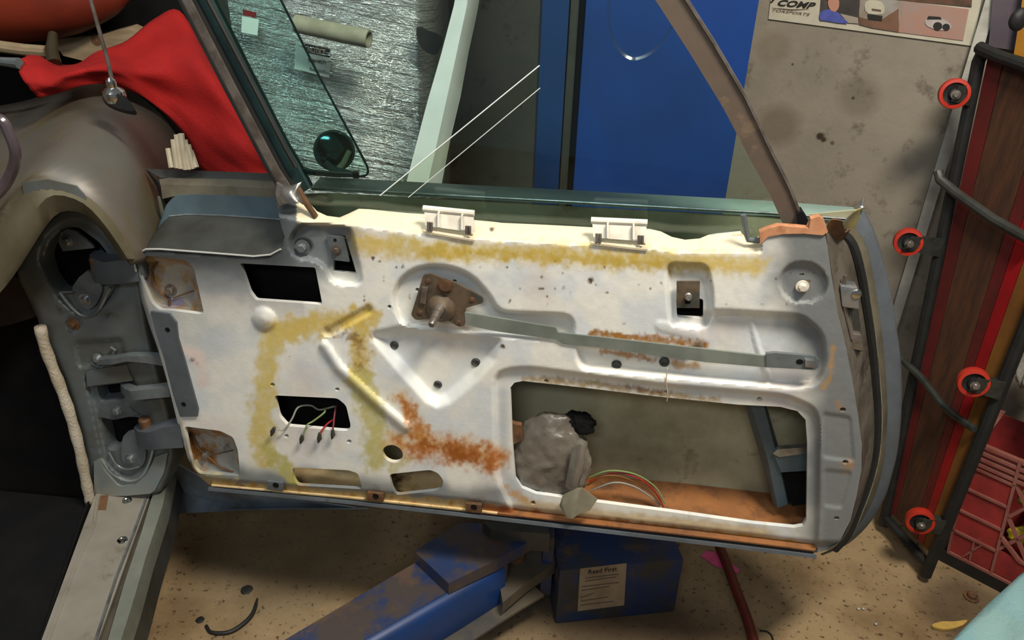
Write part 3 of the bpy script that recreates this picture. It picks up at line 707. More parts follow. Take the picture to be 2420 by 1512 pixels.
# window stop bracket in the middle right
b2 = obj('glass_stop_bracket', box((U(1598,663,-.006) + U(1654,728,-.006)) / 2, (U(1654,665,-.006) - U(1599,665,-.006)) / 2, (U(1599,728,-.006) - U(1599,665,-.006)) / 2, DN * .0015, .0008), M['brown_steel'], door)
obj('stud', lathe(U(1626, 700, -.005), DN + Vector((0, 0, .3)), [(.006, 0), (.006, .004), (.0042, .005), (.0042, .016), (.003, .018)], 12), M['dull_chrome'], b2)
obj('adjuster_slot', prism(P(*[(x, y, -.0042) for x, y in rnd([(1618,706),(1632,706),(1632,718),(1618,718)], 2)]), -DN * .0006), M['black'], b2)
# disc with bolt, right
obj('panel_bolt', hexbolt(U(1896, 676, -.006), DN, .006, .007), M['white_clip'], door)

# grommets / rubber plugs
for x, y, r_ in ((932,815,.0075),(1125,856,.0082),(1035,908,.0075),(1457,861,.0082),(1570,855,.0085)):
    hh = float(height(np.array([float(x)]), np.array([float(y)]))[0])
    obj('rubber_plug', lathe(U(x, y, hh + .0005), DN, [(r_, 0), (r_, .0015), (r_ * .72, .003), (r_ * .5, .0015), (r_ * .2, .0012)], 14), M['dark_grey'], door)

# ---- latch linkage rod
rodm = M['rod']
H1 = .0035
def strip(poly, h_, t=.004): return prism(P(*[(x, y, h_) for x, y in poly]), -DN * t)
lk = obj('linkage_rod', strip([(1098,738),(1180,752),(1312,774),(1318,786),(1420,797),(1675,826),(1812,842),(1812,868),(1670,856),(1420,822),(1330,812),(1312,802),(1180,784),(1100,768)], H1), rodm, door)
lk['label'] = 'flat grey steel rod'
e_ = obj('rod_end', strip([(1810,836),(1830,834),(1925,842),(1936,852),(1934,868),(1925,874),(1812,868)], H1 + .003, .006), M['steel'], lk)
obj('clip', box(U(1908, 858, .002), (U(1918,858,0) - U(1900,858,0)) / 2, (U(1908,866,0) - U(1908,850,0)) / 2, DN * .003, .001), M['silver'], e_) if False else None
obj('rod_clip', box(U(1913, 858, .009), (U(1924,859,0) - U(1902,857,0)) / 2, (U(1908,866,0) - U(1908,849,0)) / 2, DN * .003, .001), M['silver'], lk)
obj('rod_slot', prism(P(*[(x, y, .0071) for x, y in circ(1890, 855, 9, 6, 12)]), -DN * .0008), M['black'], lk)

# ---- remote handle mechanism (brown triangular plate with spline shaft)
rg = obj('handle_mechanism', prism(P(*[(x, y, .003) for x, y in rnd([(1000,650),(1020,647),(1047,660),(1075,668),(1140,703),(1142,716),(1100,728),(1098,770),(1085,772),(1050,752),(982,756),(971,744),(985,700)], 5)]), -DN * .004), M['brown_steel'], door)
rg['label'] = 'brown steel handle mechanism plate with splined shaft'
obj('spring_coil', join(*[lathe(U(1052, 675, .003 + k * .0024), DN, [(.0125 - .0012 * k, 0), (.0128 - .0012 * k, .0016), (.0100 - .0012 * k, .0018)], 18) for k in range(4)]), M['rust'], rg)
obj('hub', lathe(U(1042, 728, .003), DN, [(.024, 0), (.023, .004), (.016, .008), (.012, .012)], 20), M['brown_steel'], rg)
obj('shaft', lathe(U(1038, 730, .014), DN + Vector((-.12, 0, -.28)), [(.0095, -.004), (.0088, .010), (.0075, .011), (.0072, .024), (.0060, .025), (.0058, .036), (.0045, .038)], 14), M['dull_chrome'], rg)
obj('stop_lug', box(U(1002, 697, .006), (U(1010,700,0) - U(996,697,0)) / 2, (U(1003,716,0) - U(1008,678,0)) / 2, DN * .0025, .001), M['dull_chrome'], rg)
for x, y in ((1012,664),(992,738),(1116,708),(1083,762)): obj('rivet', lathe(U(x, y, .003), DN, [(.0045, 0), (.0042, .0015), (.002, .002)], 12), M['rust'], rg)

# ---- two white glass guide clips on the belt edge
def guide(x0, y0, x1, y1):
    sx, sy = x1 - x0, y1 - y0
    q = lambda u_, v_, h_: U(x0 + sx * u_ - (v_ * .0), y0 + sy * u_ + v_, h_)
    g_ = obj('glass_guide', prism([q(.02, 8, -.012), q(.98, 8, -.012), q(1.0, 48, -.004), q(.04, 44, -.004)], -DN * .003), M['white_clip'], door)
    obj('guide_lip', tube([q(0, 3, -.014), q(1, 3, -.014)], .0048, 10), M['white_clip'], g_)
    obj('guide_foot', prism([q(.0, 52, .000), q(1.0, 60, .000), q(1.0, 66, .003), q(.0, 57, .003)], Vector((0, 0, -.003))), M['cream'], g_)
    for u_ in (.28, .74): obj('guide_rib', prism([q(u_, 10, -.004), q(u_ + .03, 10, -.004), q(u_ + .04, 44, .004), q(u_, 44, .004)], -DN * .006), M['white_clip'], g_)
    for u_ in (.13, .88):
        for k in (-.03, .03): obj('rivet_pin', tube([q(u_ + k, 34, .001), q(u_ + k, 54, .003)], .0024, 8), M['dull_chrome'], g_)
guide(1000, 489, 1121, 501); guide(1397, 517, 1530, 523)
obj('stop_pin', tube([U(x, y, -.012) for x, y in [(1757,507),(1760,530),(1764,552),(1768,566),(1795,569)]], .0042, 10), M['steel'], door)

# ---- bottom drain clips
for x, y, mt in ((652,1146,'steel'),(888,1172,'rust'),(1120,1198,'rust')):
    cl = obj('trim_clip', box(U(x, y, .001), (U(x + 19, y + 2, 0) - U(x - 19, y - 2, 0)) / 2, (U(x, y + 10, 0) - U(x, y - 10, 0)) / 2, DN * .004, .0015), M[mt], door)
    obj('clip_hole', lathe(U(x, y, .005), DN, [(.006, 0), (.006, .001), (.004, .0006), (.003, .0006)], 12), M['black'], cl)

# ---- latch on the shut face
lt_ = obj('door_latch', box(U(2005, 695, -.024), (U(2028,700,-.03) - U(1986,694,-.03)) / 2, (U(2010,722,-.03) - U(2006,672,-.03)) / 2, DN * .012, .003), M['silver'], door)
lt_['label'] = 'tarnished steel door latch'
obj('latch_lug', box(U(2022, 800, -.035), (U(2034,803,-.035) - U(2008,798,-.035)) / 2, (U(2024,818,-.035) - U(2020,780,-.035)) / 2, DN * .012, .003), M['dull_chrome'], lt_)
obj('latch_bolt', lathe(U(2022, 690, -.018), DN, [(.0075, 0), (.007, .008), (.004, .0095)], 12), M['chrome'], lt_)
obj('latch_rod', tube([U(x, y, -.02) for x, y in [(1998,650),(1992,690),(1996,730),(2010,780),(2014,800)]], .003, 8), M['dull_chrome'], lt_)
obj('latch_plate', prism(P(*[(x, y, -.035) for x, y in [(1985,715),(2028,722),(2040,830),(2012,835),(2000,790)]]), -DN * .003), M['dark_grey'], lt_)

# ---- inside the big opening: guide channel, wrapped parts, wires
gc = obj('glass_channel', loft([P((1752,930,-.075),(1800,1090,-.075),(1828,1196,-.075)), P((1766,930,-.060),(1815,1088,-.060),(1838,1200,-.060)), P((1800,938,-.060),(1838,1085,-.060),(1862,1192,-.060)), P((1806,940,-.078),(1848,1085,-.078),(1868,1186,-.078))], 10, off=-DN * .003), M['teal_paint'], door, 30)
obj('channel_bracket', prism(P((1828,1072,-.055),(1912,1068,-.055),(1912,1112,-.055),(1846,1116,-.055)), -DN * .02), M['teal_paint'], gc)
obj('bracket_edge', prism(P((1826,1072,-.053),(1838,1062,-.053),(1912,1056,-.053),(1912,1070,-.053),(1842,1080,-.053)), -DN * .01), M['silver'], gc)
obj('lower_stop', prism(P((1848,1120,-.065),(1906,1118,-.065),(1906,1190,-.065),(1872,1196,-.065)), -DN * .02), M['black'], gc)
def crumple(vf, c_):
    vs, fs = vf; out = []
    for v in vs:
        d = (v - c_); q = v * 30
        k = abs(noise.noise(q)) * .010 + abs(noise.noise(q * 2.1 + Vector((3, 1, 7)))) * .005
        out.append(v - d.normalized() * (k - .004))
    return out, fs
cx = U(1300, 1088, -.045); RX = (U(1390,1085,-.045) - U(1215,1085,-.045)) / 2; RY = (U(1300,985,-.045) - U(1300,1180,-.045)) / 2
wr_ = obj('wrapped_window_motor', crumple(blob(cx, RX * 1.05, RY * 1.05, DN * .030, .12, 1.6, 5, 3), cx), M['plastic_bag'], door, 180)
wr_['label'] = 'crumpled grey plastic wrapping around a part inside the door'
obj('hanging_flap', loft([P((1330,1170,.004),(1372,1150,.010),(1412,1180,.012)), P((1322,1195,.010),(1350,1190,.016),(1395,1205,.014)), P((1340,1224,.014),(1352,1226,.018),(1366,1216,.016))], 8, off=-DN * .0015), M['tape_grey'], wr_, 60)
obj('tape_fold', loft([P((1352,1060,-.012),(1372,1050,-.004),(1385,1060,-.01)), P((1340,1120,-.008),(1362,1110,.002),(1378,1115,-.008)), P((1336,1150,-.006),(1352,1160,.002),(1366,1150,-.006))], 8, off=-DN * .002), M['plastic_bag'], wr_, 60)
obj('foam_plug', blob(U(1370, 998, -.05), (U(1404,1005,-.05) - U(1337,990,-.05)) / 2, (U(1370,975,-.05) - U(1370,1020,-.05)) / 2, DN * .014, .35, 3, 4, 9), M['black'], door, 180)
obj('side_bracket', prism(P((1206,1000,-.02),(1232,1006,-.02),(1236,1040,-.02),(1210,1052,-.02)), -DN * .01), M['rust'], door)
def px3(pts, n=4): return [U(x, y, h_) for x, y, h_ in cr(pts, n)]
wires = [([(1392,1128,-.05),(1440,1112,-.045),(1500,1120,-.05),(1548,1150,-.055),(1572,1190,-.05)], 'wire_green'),
         ([(1392,1138,-.05),(1450,1118,-.05),(1510,1130,-.05),(1550,1165,-.055),(1568,1198,-.05)], 'wire_red'),
         ([(1388,1146,-.05),(1430,1124,-.04),(1480,1130,-.05),(1535,1160,-.055),(1562,1192,-.05)], 'ochre'),
         ([(1395,1160,-.05),(1450,1140,-.045),(1500,1150,-.05),(1545,1180,-.055),(1565,1202,-.05)], 'wire_grey'),
         ([(1400,1190,-.05),(1460,1196,-.045),(1520,1200,-.05),(1558,1202,-.05)], 'dark_grey')]
for pts, mt in wires: obj('wire_loop', tube(px3(pts), .0016, 6), M[mt], door)
# connector wires in the small opening
for pts, mt, ex in (
    ([(790,960,-.03),(755,968,-.03),(735,958,-.02),(705,962,-.01),(690,990,.0),(672,1014,.008),(660,1016,.010),(652,1012,.010)], 'wire_grey', (644,1020)),
    ([(768,965,-.02),(766,975,-.01),(740,995,.0),(725,1005,.006),(716,1030,.010)], 'wire_green', (713,1038)),
    ([(790,990,-.02),(775,1000,-.005),(762,1015,.006),(756,1025,.010)], 'wire_red', (755,1036)),
    ([(794,958,-.02),(790,985,-.005),(788,1005,.006),(786,1018,.010)], 'wire_maroon', (787,1027))):
    wv = obj('speaker_wire', tube(px3(pts), .0017, 6), M[mt], door)
    x, y = ex; obj('connector', tube([U(x + (pts[-1][0] - x) * .6, pts[-1][1] - 2, .011), U(x, y, .011), U(x - 3, y + 10, .010)], [.0028, .0046, .0014], 8), M['dark_grey'], wv)
obj('thread', tube(px3([(1578,870,.001),(1574,900,.002),(1578,930,.001),(1576,948,-.002)]), .0009, 5), M['cream'], door)

# ---- window frames and glass
def band(c, w0, h_, t, m_=None):
    """band along pixel centreline with pixel half widths"""
    c = np.array(c, float); L_, R_ = [], []
    for i in range(len(c)):
        d = c[min(i + 1, len(c) - 1)] - c[max(i - 1, 0)]; nrm = np.array([d[1], -d[0]]) / (np.hypot(*d) + 1e-9); ww = w0[i] if hasattr(w0, '__len__') else w0
        L_.append(tuple(c[i] + nrm * ww)); R_.append(tuple(c[i] - nrm * ww))
    return prism([U(x, y, h_) for x, y in L_ + R_[::-1]], -DN * t)
fc = [(332,-190),(437,0),(540,200),(648,405),(678,452)]
ff = obj('front_window_frame', band(fc, [12,12,12,12,13], -.030, .020), M['dull_chrome'], door)
obj('frame_lip', band([(x - 14, y) for x, y in fc], 3, -.026, .022), M['rubber'], ff)
obj('frame_groove', band([(x + 17, y) for x, y in fc], 4, -.033, .018), M['rubber'], ff)
obj('frame_gasket', band([(372,-190),(480,0),(582,200),(660,350),(690,400),(720,452)], [16,16,15,14,14,12], -.044, .018), M['green_rubber'], ff)
obj('gasket_bead', tube([U(x, y, -.034) for x, y in [(386,-190),(492,0),(600,205),(672,345),(700,395)]], .004, 8), M['rubber'], ff)
obj('frame_foot', loft([P((652,432,-.02),(668,442,-.012),(690,440,-.012),(712,430,-.02)), P((648,458,-.018),(664,462,-.004),(690,458,-.002),(704,448,-.012)), P((655,490,-.006),(680,478,.004),(705,476,.002),(716,484,-.01))], 12, off=-DN * .006), mat('worn_chrome', (176, 172, 166), (130, 128, 124), .25, .85, scale=40), ff, 60)
obj('frame_strip', band([(700,446),(722,484),(744,516)], 3.5, -.012, .01), M['rust'], ff)
rc = [(1468,-190),(1532,-80),(1586,0),(1660,115),(1735,240),(1800,370),(1845,455),(1868,510),(1880,540)]
rf = obj('rear_window_frame', band(rc, [33,32,31,31,30,27,25,24,22], -.030, .024), mat('pillar_paint', (106, 92, 80), (92, 80, 70), .5, .1, scale=8, c3=(128, 108, 86), s3=14), door)
obj('frame_edge', band([(x + q, y - 8) for (x, y), q in zip(rc, (34,34,32,31,29,26,24,22,20))], 3.5, -.026, .028), M['dull_chrome'], rf)
obj('frame_tail', prism(P((1884,505,-.02),(1897,500,-.02),(1910,520,-.02),(1902,545,-.02),(1890,540,-.02)), -DN * .02), M['black'], rf)
gl = obj('window_glass', prism([U(x, y, -.052) for x, y in [(396,-190),(500,0),(690,395),(715,455),(745,560),(1600,600),(1890,575),(1850,455),(1735,240),(1586,0),(1468,-190)]], -DN * .0035), M['glass'], door)
gl['label'] = 'green tinted window glass'
vg = obj('vent_glass', prism([U(x, y, -.060) for x, y in [(398,-190),(500,0),(700,385),(735,412),(850,417),(866,413),(870,398),(850,355),(756,185),(664,0),(570,-190)]], -DN * .0035), M['vent_glass'], door)
obj('glass_edge', tube([U(x, y, -.0605) for x, y in cr([(570,-190),(664,0),(757,185),(852,362),(869,398),(866,413),(850,417)], 3)], .0018, 6), M['green_rubber'], vg)
obj('lower_gasket', band([(700,392),(712,402),(735,409),(790,414),(838,415)], [4,5,5,5,4], -.058, .008), M['green_rubber'], vg)
obj('gasket_clip', prism(P((832,408,-.057),(842,410,-.057),(848,421,-.057),(836,422,-.057)), -DN * .008), M['rubber'], vg)
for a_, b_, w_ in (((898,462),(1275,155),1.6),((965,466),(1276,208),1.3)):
    obj('reflection_edge', tube([U(*a_, -.050), U(*b_, -.050)], .0006 * w_, 5), M['foam'], door)  # reflection lines on the glass, built as thin pale tubes
obj('reflection_band', prism([U(*p, -.0495) for p in [(898,462),(1275,155),(1276,208),(965,466)]], -DN * .0004), M['clear'], door)  # reflected band between the lines, built as a clear sheet
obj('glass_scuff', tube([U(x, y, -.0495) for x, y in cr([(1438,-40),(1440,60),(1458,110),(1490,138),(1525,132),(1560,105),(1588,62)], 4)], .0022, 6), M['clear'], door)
# round door mirror outside, seen through the glass
mc = V(790, 356, 1.34); mn_ = Vector((.25, -.95, .2)).normalized(); mu, mv = frame_of(mn_)
mr = obj('side_mirror', lathe(mc - mn_ * .05, mn_, [(.004, 0), (.022, .008), (.032, .028), (.035, .046), (.0355, .050), (.033, .052)], 28), M['teal_paint'], door)
mr['label'] = 'round side mirror on the outside of the door'
obj('mirror_glass', lathe(mc, mn_, [(.0325, 0), (.0325, .0015), (.0300, .003)], 28), M['mirror_dark'], mr)
obj('mirror_stalk', tube([V(826,356,1.33), V(812,385,1.32), V(800,400,1.315)], [.0045, .005, .006], 8), M['cream'], mr)
obj('mirror_foot', tube([V(770,385,1.32), V(790,402,1.31), V(835,410,1.31)], [.006, .007, .004], 8), M['teal_paint'], mr)

# ================================================================ CAR BODY
HP = -.030
PILO = cr([(40,640),(70,570),(110,515),(160,480),(215,478),(262,505),(300,560),(322,605),(340,700),(352,780),(372,860),(392,935),(410,1010),(412,1080),(390,1140),(358,1172),(212,1180),(200,1090),(180,1000),(148,900),(112,820),(86,745),(60,690)], 2, True)
PH1 = rnd([(102,610),(118,570),(150,540),(185,536),(235,572),(262,610),(262,670),(205,690),(140,694),(112,655)], 10)
PH2 = rnd([(228,912),(290,905),(296,942),(238,950)], 6)
PH3 = rnd([(238,985),(330,985),(350,1020),(340,1060),(256,1066)], 10)
def ph(X, Y):
    h = np.full(X.shape, HP)
    for poly, d, w_ in [(rnd([(92,610),(110,560),(150,528),(190,524),(245,560),(280,610),(278,690),(215,745),(185,742),(135,700)], 20), .012, 16),
                        (rnd([(178,808),(288,800),(298,852),(186,868)], 8), .006, 7), (rnd([(200,880),(300,872),(360,990),(365,1090),(302,1140),(245,1085),(225,985)], 20), .012, 14),
                        (circ(174, 765, 20, 18), .004, 5)]:
        h -= d * sst(.5 - psd(X, Y, poly) / w_)
    h -= .012 * np.clip(1 + psd(X, Y, PILO) / 14, 0, 1) ** 2
    return h
sheet('hinge_pillar', PILO, [PH1, PH2, PH3], car, M['pillar'], ph, None, step=5.5, ret=.05, rim=.03)
obj('pillar_cavity', prism([U(x, y, -.075) for x, y in [(90,520),(340,560),(380,900),(395,1100),(215,1120),(180,900),(100,700)]], -DN * .004), M['black'], car)
def PU(pts, h_): return [U(x, y, h_) for x, y in pts]
def hinge(up, arm, top, lip, b1, b2):
    h0 = obj('hinge', prism(PU(top, HP - .008), -DN * .004), M['steel'], car)
    obj('bolt', hexbolt(U(*b1, HP - .008), DN, .0068, .007), M['silver'], h0)
    obj('hinge_leaf', prism(PU(lip, HP - .006), -DN * .005), M['steel'], h0)
    obj('bolt', hexbolt(U(*b2, HP - .006), DN, .0072, .007), M['silver'], h0)
    return h0
h0 = hinge(1, None, [(138,572),(142,550),(160,541),(180,546),(216,578),(222,586),(148,594)], cr([(172,676),(205,640),(232,662),(241,678),(240,690),(228,718),(210,730),(192,722),(176,700)], 2, True), (160,568), (202,707))
# hinge arm: bent box running from the pillar to the door front
def arm(c_top, c_bot, h_, t, mt, nm='hinge_arm', par=None):
    a = [U(x, y, h_[i]) for i, (x, y) in enumerate(c_top)]; b = [U(x, y, h_[i]) for i, (x, y) in enumerate(c_bot)]
    k = len(a); vs = a + b + [p - DN * t for p in a] + [p - DN * t for p in b]; fs = []
    for i in range(k - 1):
        fs += [(i, i + 1, k + i + 1, k + i), (2 * k + i + 1, 2 * k + i, 3 * k + i, 3 * k + i + 1), (i + 1, i, 2 * k + i, 2 * k + i + 1), (k + i, k + i + 1, 3 * k + i + 1, 3 * k + i)]
    fs += [(0, k, 3 * k, 2 * k), (k - 1, 3 * k - 1, 4 * k - 1, 2 * k - 1)]
    return obj(nm, (vs, fs), mt, par or car, 40)
arm([(212,600),(222,612),(245,620),(290,614),(330,606)], [(215,655),(224,668),(246,673),(290,670),(334,664)], [-.04,-.02,-.004,.0,-.004], .03, M['grey_paint'], 'hinge_arm', h0)
obj('hinge_pin', lathe(U(222, 612, -.03), (0, 0, 1), [(.008, -.03), (.008, .0), (.006, .004)], 14), M['rust'], h0)
h1 = hinge(1, None, [(232,984),(240,960),(262,948),(292,952),(328,980),(268,992)], cr([(286,1060),(292,1030),(312,1018),(334,1040),(345,1068),(340,1095),(322,1108),(300,1100),(288,1082)], 2, True), (277,970), (309,1083))
arm([(316,1010),(326,1020),(350,1022),(380,1012),(425,1004)], [(322,1052),(334,1060),(356,1064),(390,1060),(432,1058)], [-.04,-.02,-.004,.0,-.004], .03, M['grey_paint'], 'hinge_arm', h1)
obj('hinge_pin', lathe(U(342, 990, -.035), (0, 0, 1), [(.012, -.02), (.012, .0), (.009, .004)], 16), M['rust'], h1)
ck = arm([(233,850),(262,848),(300,842),(345,842),(392,846)], [(228,862),(262,862),(300,854),(345,858),(392,866)], [-.02,-.012,-.008,-.012,-.02], .016, M['steel'], 'check_strap')
obj('bolt', hexbolt(U(232, 846, HP - .002), DN, .0065, .007), M['silver'], ck)
obj('strap_bracket', tube(PU([(216,858),(240,868),(262,848),(272,826),(262,820)], -.03), .0028, 8), M['steel'], ck)
a2 = arm([(284,906),(294,918),(310,924),(350,920),(398,914)], [(286,926),(298,940),(318,946),(355,942),(402,938)], [-.035,-.012,-.004,-.006,-.012], .018, M['steel'], 'check_arm')
obj('bracket_step', prism(PU([(203,880),(232,872),(300,862),(312,900),(296,902),(228,910),(206,914)], HP + .003), -DN * .010), M['pillar'], car)
obj('pocket_lip', tube(PU(cr([(142,690),(160,715),(188,742),(215,746),(238,726),(254,692),(262,680)], 3), HP + .001), .0026, 8), M['silver'], car)
obj('pocket_lip', tube(PU(cr([(142,690),(172,689)], 2), HP + .001), .002, 8), M['silver'], car)
obj('pocket_lip', tube(PU(cr([(258,1068),(276,1098),(300,1108),(330,1102)], 3), HP - .004), .0022, 8), M['silver'], car)
obj('pocket_lip', tube(PU(cr([(240,1082),(262,1115),(300,1136),(332,1128),(352,1096),(362,1062)], 3), HP - .002), .003, 8), mat('lip_metal', (150, 156, 152), None, .3, .4), car)
obj('bolt', join(lathe(U(174, 765, HP - .003), DN, [(.0125, 0), (.012, .0015), (.009, .002)], 18), hexbolt(U(174, 765, HP - .001), DN, .0062, .008, False)), M['rust'], car)
# rocker corner and sill plate
zs = U(285, 1168, -.030).z
def GS(pts, z): return [G(x, y, z) for x, y in pts]
obj('rocker_corner', loft([PU([(366,1080),(348,1120),(318,1146),(280,1150),(244,1110),(236,1085)], HP + .004), PU([(396,1070),(388,1115),(362,1166),(290,1172),(222,1170),(222,1090)], HP + .008)], 20, off=-DN * .006), mat('shiny_paint', (128, 142, 146), (150, 146, 132), .3, .35, scale=7), car, 60)
sl = obj('sill_plate', prism(GS([(228,1163),(356,1166),(340,1210),(232,1512),(205,1590),(60,1590),(98,1512),(200,1235)], zs), (0, 0, -.004)), M['sill'], car)
for x, y in ((300,1182),(289,1276)): obj('sill_screw', lathe(G(x, y, zs + .0002), (0, 0, 1), [(.010, 0), (.009, .0016), (.005, .0024), (.0035, .001)], 16), M['chrome'], sl)
obj('sill_ridge', tube(GS([(232,1172),(222,1240),(180,1335),(125,1480),(85,1590)], zs + .001), .0035, 6), M['sill'], sl)
obj('sill_patch', prism(GS([(238,1170),(256,1170),(250,1204),(232,1204)], zs + .0012), (0, 0, -.001)), M['rust'], sl)
obj('sill_ridge', tube(GS([(346,1175),(316,1258),(276,1360),(226,1512),(200,1590)], zs + .001), .003, 6), M['silver'], sl)
obj('sill_groove', prism(GS([(358,1164),(372,1168),(338,1258),(300,1370),(258,1512),(232,1590),(204,1590),(232,1512),(280,1362),(334,1220)], zs - .010), (0, 0, -.004)), mat('groove_brown', (72, 66, 54), (58, 52, 44), .8, scale=20), car)  # groove plate in a darker brown than the sill
obj('rocker_edge', loft([GS([(387,1062),(363,1160),(334,1258),(296,1370),(255,1512),(232,1590)], zs + .002), GS([(412,1062),(384,1196),(345,1315),(318,1410),(286,1512),(262,1590)], zs - .002), [p + Vector((.006, 0, -.035)) for p in GS([(412,1062),(384,1196),(345,1315),(318,1410),(286,1512),(262,1590)], zs - .002)]], 26, off=(0, 0, -.003)), mat('rocker_paint', (128, 132, 122), (108, 112, 104), .42, .2, scale=8), car, 40)
outer = GS([(408,1075),(384,1196),(345,1315),(318,1410),(286,1512),(262,1590)], zs - .004)
obj('rocker_side', loft([outer, [p + Vector((.01, 0, -.09)) for p in outer], [p + Vector((-.04, 0, -.15)) for p in outer]], 20, off=(-.004, 0, 0)), M['dark_grey'], car)
# interior: kick panel; carpet and firewall near-black, cabin shade in the colour
obj('carpet', prism(GS([(212,1180),(92,1512),(40,1680),(-700,1680),(-700,1090)], zs - .03), (0, 0, -.02)), M['black'], car)
ins = GS([(215,1175),(190,1240),(98,1512),(60,1590)], zs - .004)
obj('sill_inner', loft([ins, [p + Vector((-.015, 0, -.14)) for p in ins]], 12, off=(-.004, 0, 0)), M['black'], car)
obj('kick_panel', loft([PU([(-400,560),(-100,620),(60,660)], -.05), PU([(-400,780),(0,775),(110,740)], -.05)], 12, off=-DN * .01), mat('dash_brown', (58, 40, 32), (34, 26, 22), .7, scale=12), car)
obj('firewall', prism(PU([(-500,600),(120,640),(260,900),(240,1200),(-500,1300)], -.09), -DN * .02), M['black'], car)
wl_ = obj('windlace', tube(PU(cr([(95,772),(104,812),(122,862),(142,912),(160,962),(176,1015),(190,1070),(200,1120),(208,1160),(214,1186)], 3), -.012), [.0100 + .0008 * math.sin(i * 1.7) for i in range(28)], 12), M['fuzzy'], car, 180)
wl_['label'] = 'fuzzy off-white draught seal along the pillar'
# fender: lofted crown and side
near = cr([(-260,860),(-160,700),(-60,580),(10,490),(55,432),(110,430),(165,446),(220,478),(268,530),(305,590),(318,612)], 3)
mid1 = cr([(-280,600),(-180,500),(-60,410),(60,345),(150,300),(215,300),(270,330),(320,390),(355,460),(378,530),(392,600)], 3)
far = cr([(-300,360),(-200,310),(-60,262),(60,238),(130,214),(180,199),(240,196),(300,210),(352,244),(405,300),(450,385)], 3)
n_ = [V(x, y, 1.14) for x, y in near]; m2 = [V(x, y, 1.30) for x, y in mid1]; f_ = [V(x, y, 1.62) for x, y in far]
fend = obj('fender', loft([n_, [(a_ * .5 + b_ * .5) + Vector((.004, 0, .004)) for a_, b_ in zip(n_, m2)], m2, [(a_ * .5 + b_ * .5) + Vector((.0, 0, .006)) for a_, b_ in zip(m2, f_)], f_], 44, off=(-.01, 0, -.012)), M['fender'], car, 180)
lowf = [V(318, 612, 1.14), V(392, 600, 1.30), V(450, 385, 1.62)]
obj('fender_side', loft([[m2[-1], f_[-1]], [Vector((p.x - .03, p.y, p.z - .25)) for p in (m2[-1], f_[-1])], [Vector((p.x - .08, p.y, p.z - .50)) for p in (m2[-1], f_[-1])]], 10, off=(-.006, 0, 0)), M['fender'], car, 60)
obj('fender_lip', loft([[V(x, y, 1.138) for x, y in near], [V(x, y, 1.120) for x, y in cr([(-220,900),(-120,750),(-20,640),(40,560),(85,495),(120,462),(165,466),(208,488),(250,535),(288,590),(302,612)], 3)], [V(x, y, 1.135) for x, y in cr([(-190,930),(-90,790),(10,680),(65,600),(100,545),(135,505),(172,498),(205,510),(240,545),(272,590),(290,618)], 3)]], 44, off=(0, .004, 0)), mat('lip_paint', (120, 114, 94), (96, 88, 66), .45, .1, scale=7, c3=(70, 60, 52), s3=12, lo3=.55, hi3=.7), car, 60)
obj('fender_flange', loft([[V(x, y, 1.132) for x, y in [(52,432),(56,460),(90,490)]], [V(x, y, 1.128) for x, y in [(110,424),(130,440),(140,470)]], [V(x, y, 1.13) for x, y in [(180,440),(200,462),(205,490)]]], 8, off=(0, .003, 0)), M['pillar'], car)
obj('cowl_rim', tube([V(x, y, 1.12) for x, y in cr([(-60,270),(0,282),(22,318),(36,360),(30,400),(0,452),(-60,500)], 4)], .008, 10), mat('mauve_gloss', (96, 84, 90), (70, 64, 68), .2, .3, scale=10), car)
# antenna
ab = V(272, 250, 1.30)
an = obj('antenna', lathe(V(272, 232, 1.30), (0, -.1, 1), [(.0165, -.004), (.0185, .004), (.017, .012), (.011, .017), (.0075, .019), (.0085, .024), (.0075, .030), (.003, .034)], 20), M['chrome'], car)
obj('antenna_gasket', prism([V(x, y, 1.285) for x, y in cr([(240,230),(262,226),(295,226),(318,258),(308,262),(280,256),(252,244)], 2, True)], (0, .006, -.008)), M['rubber'], an)
obj('antenna_mast', tube([V(266, 196, 1.30), V(254, 140, 1.30), V(214, 0, 1.30), V(160, -190, 1.30)], [.0034, .0032, .0030, .0028], 8), M['dull_chrome'], an)
# rolled masking strips on the fender
for i, (x, y, l_) in enumerate([(398,350,46),(410,330,66),(418,318,80),(428,316,84),(436,330,70),(444,342,56),(450,356,40)]):
    obj('masking_roll', tube([V(x, y, 1.30 - .004 * (i % 2)), V(x + 8 + i, y + l_, 1.29)], .0052, 8), M['cream'], car)
# door-side lower car: blue-grey skirt behind the door
obj('lower_skirt', loft([PU([(392,1080),(440,1110),(520,1150),(700,1180),(840,1200)], -.135), PU([(380,1140),(450,1170),(560,1200),(700,1200),(860,1202)], -.16), PU([(370,1215),(450,1212),(560,1206),(700,1203),(870,1203)], -.13)], 16, off=-DN * .004), mat('skirt', (120, 136, 150), (84, 88, 88), .5, scale=8), door, 60)

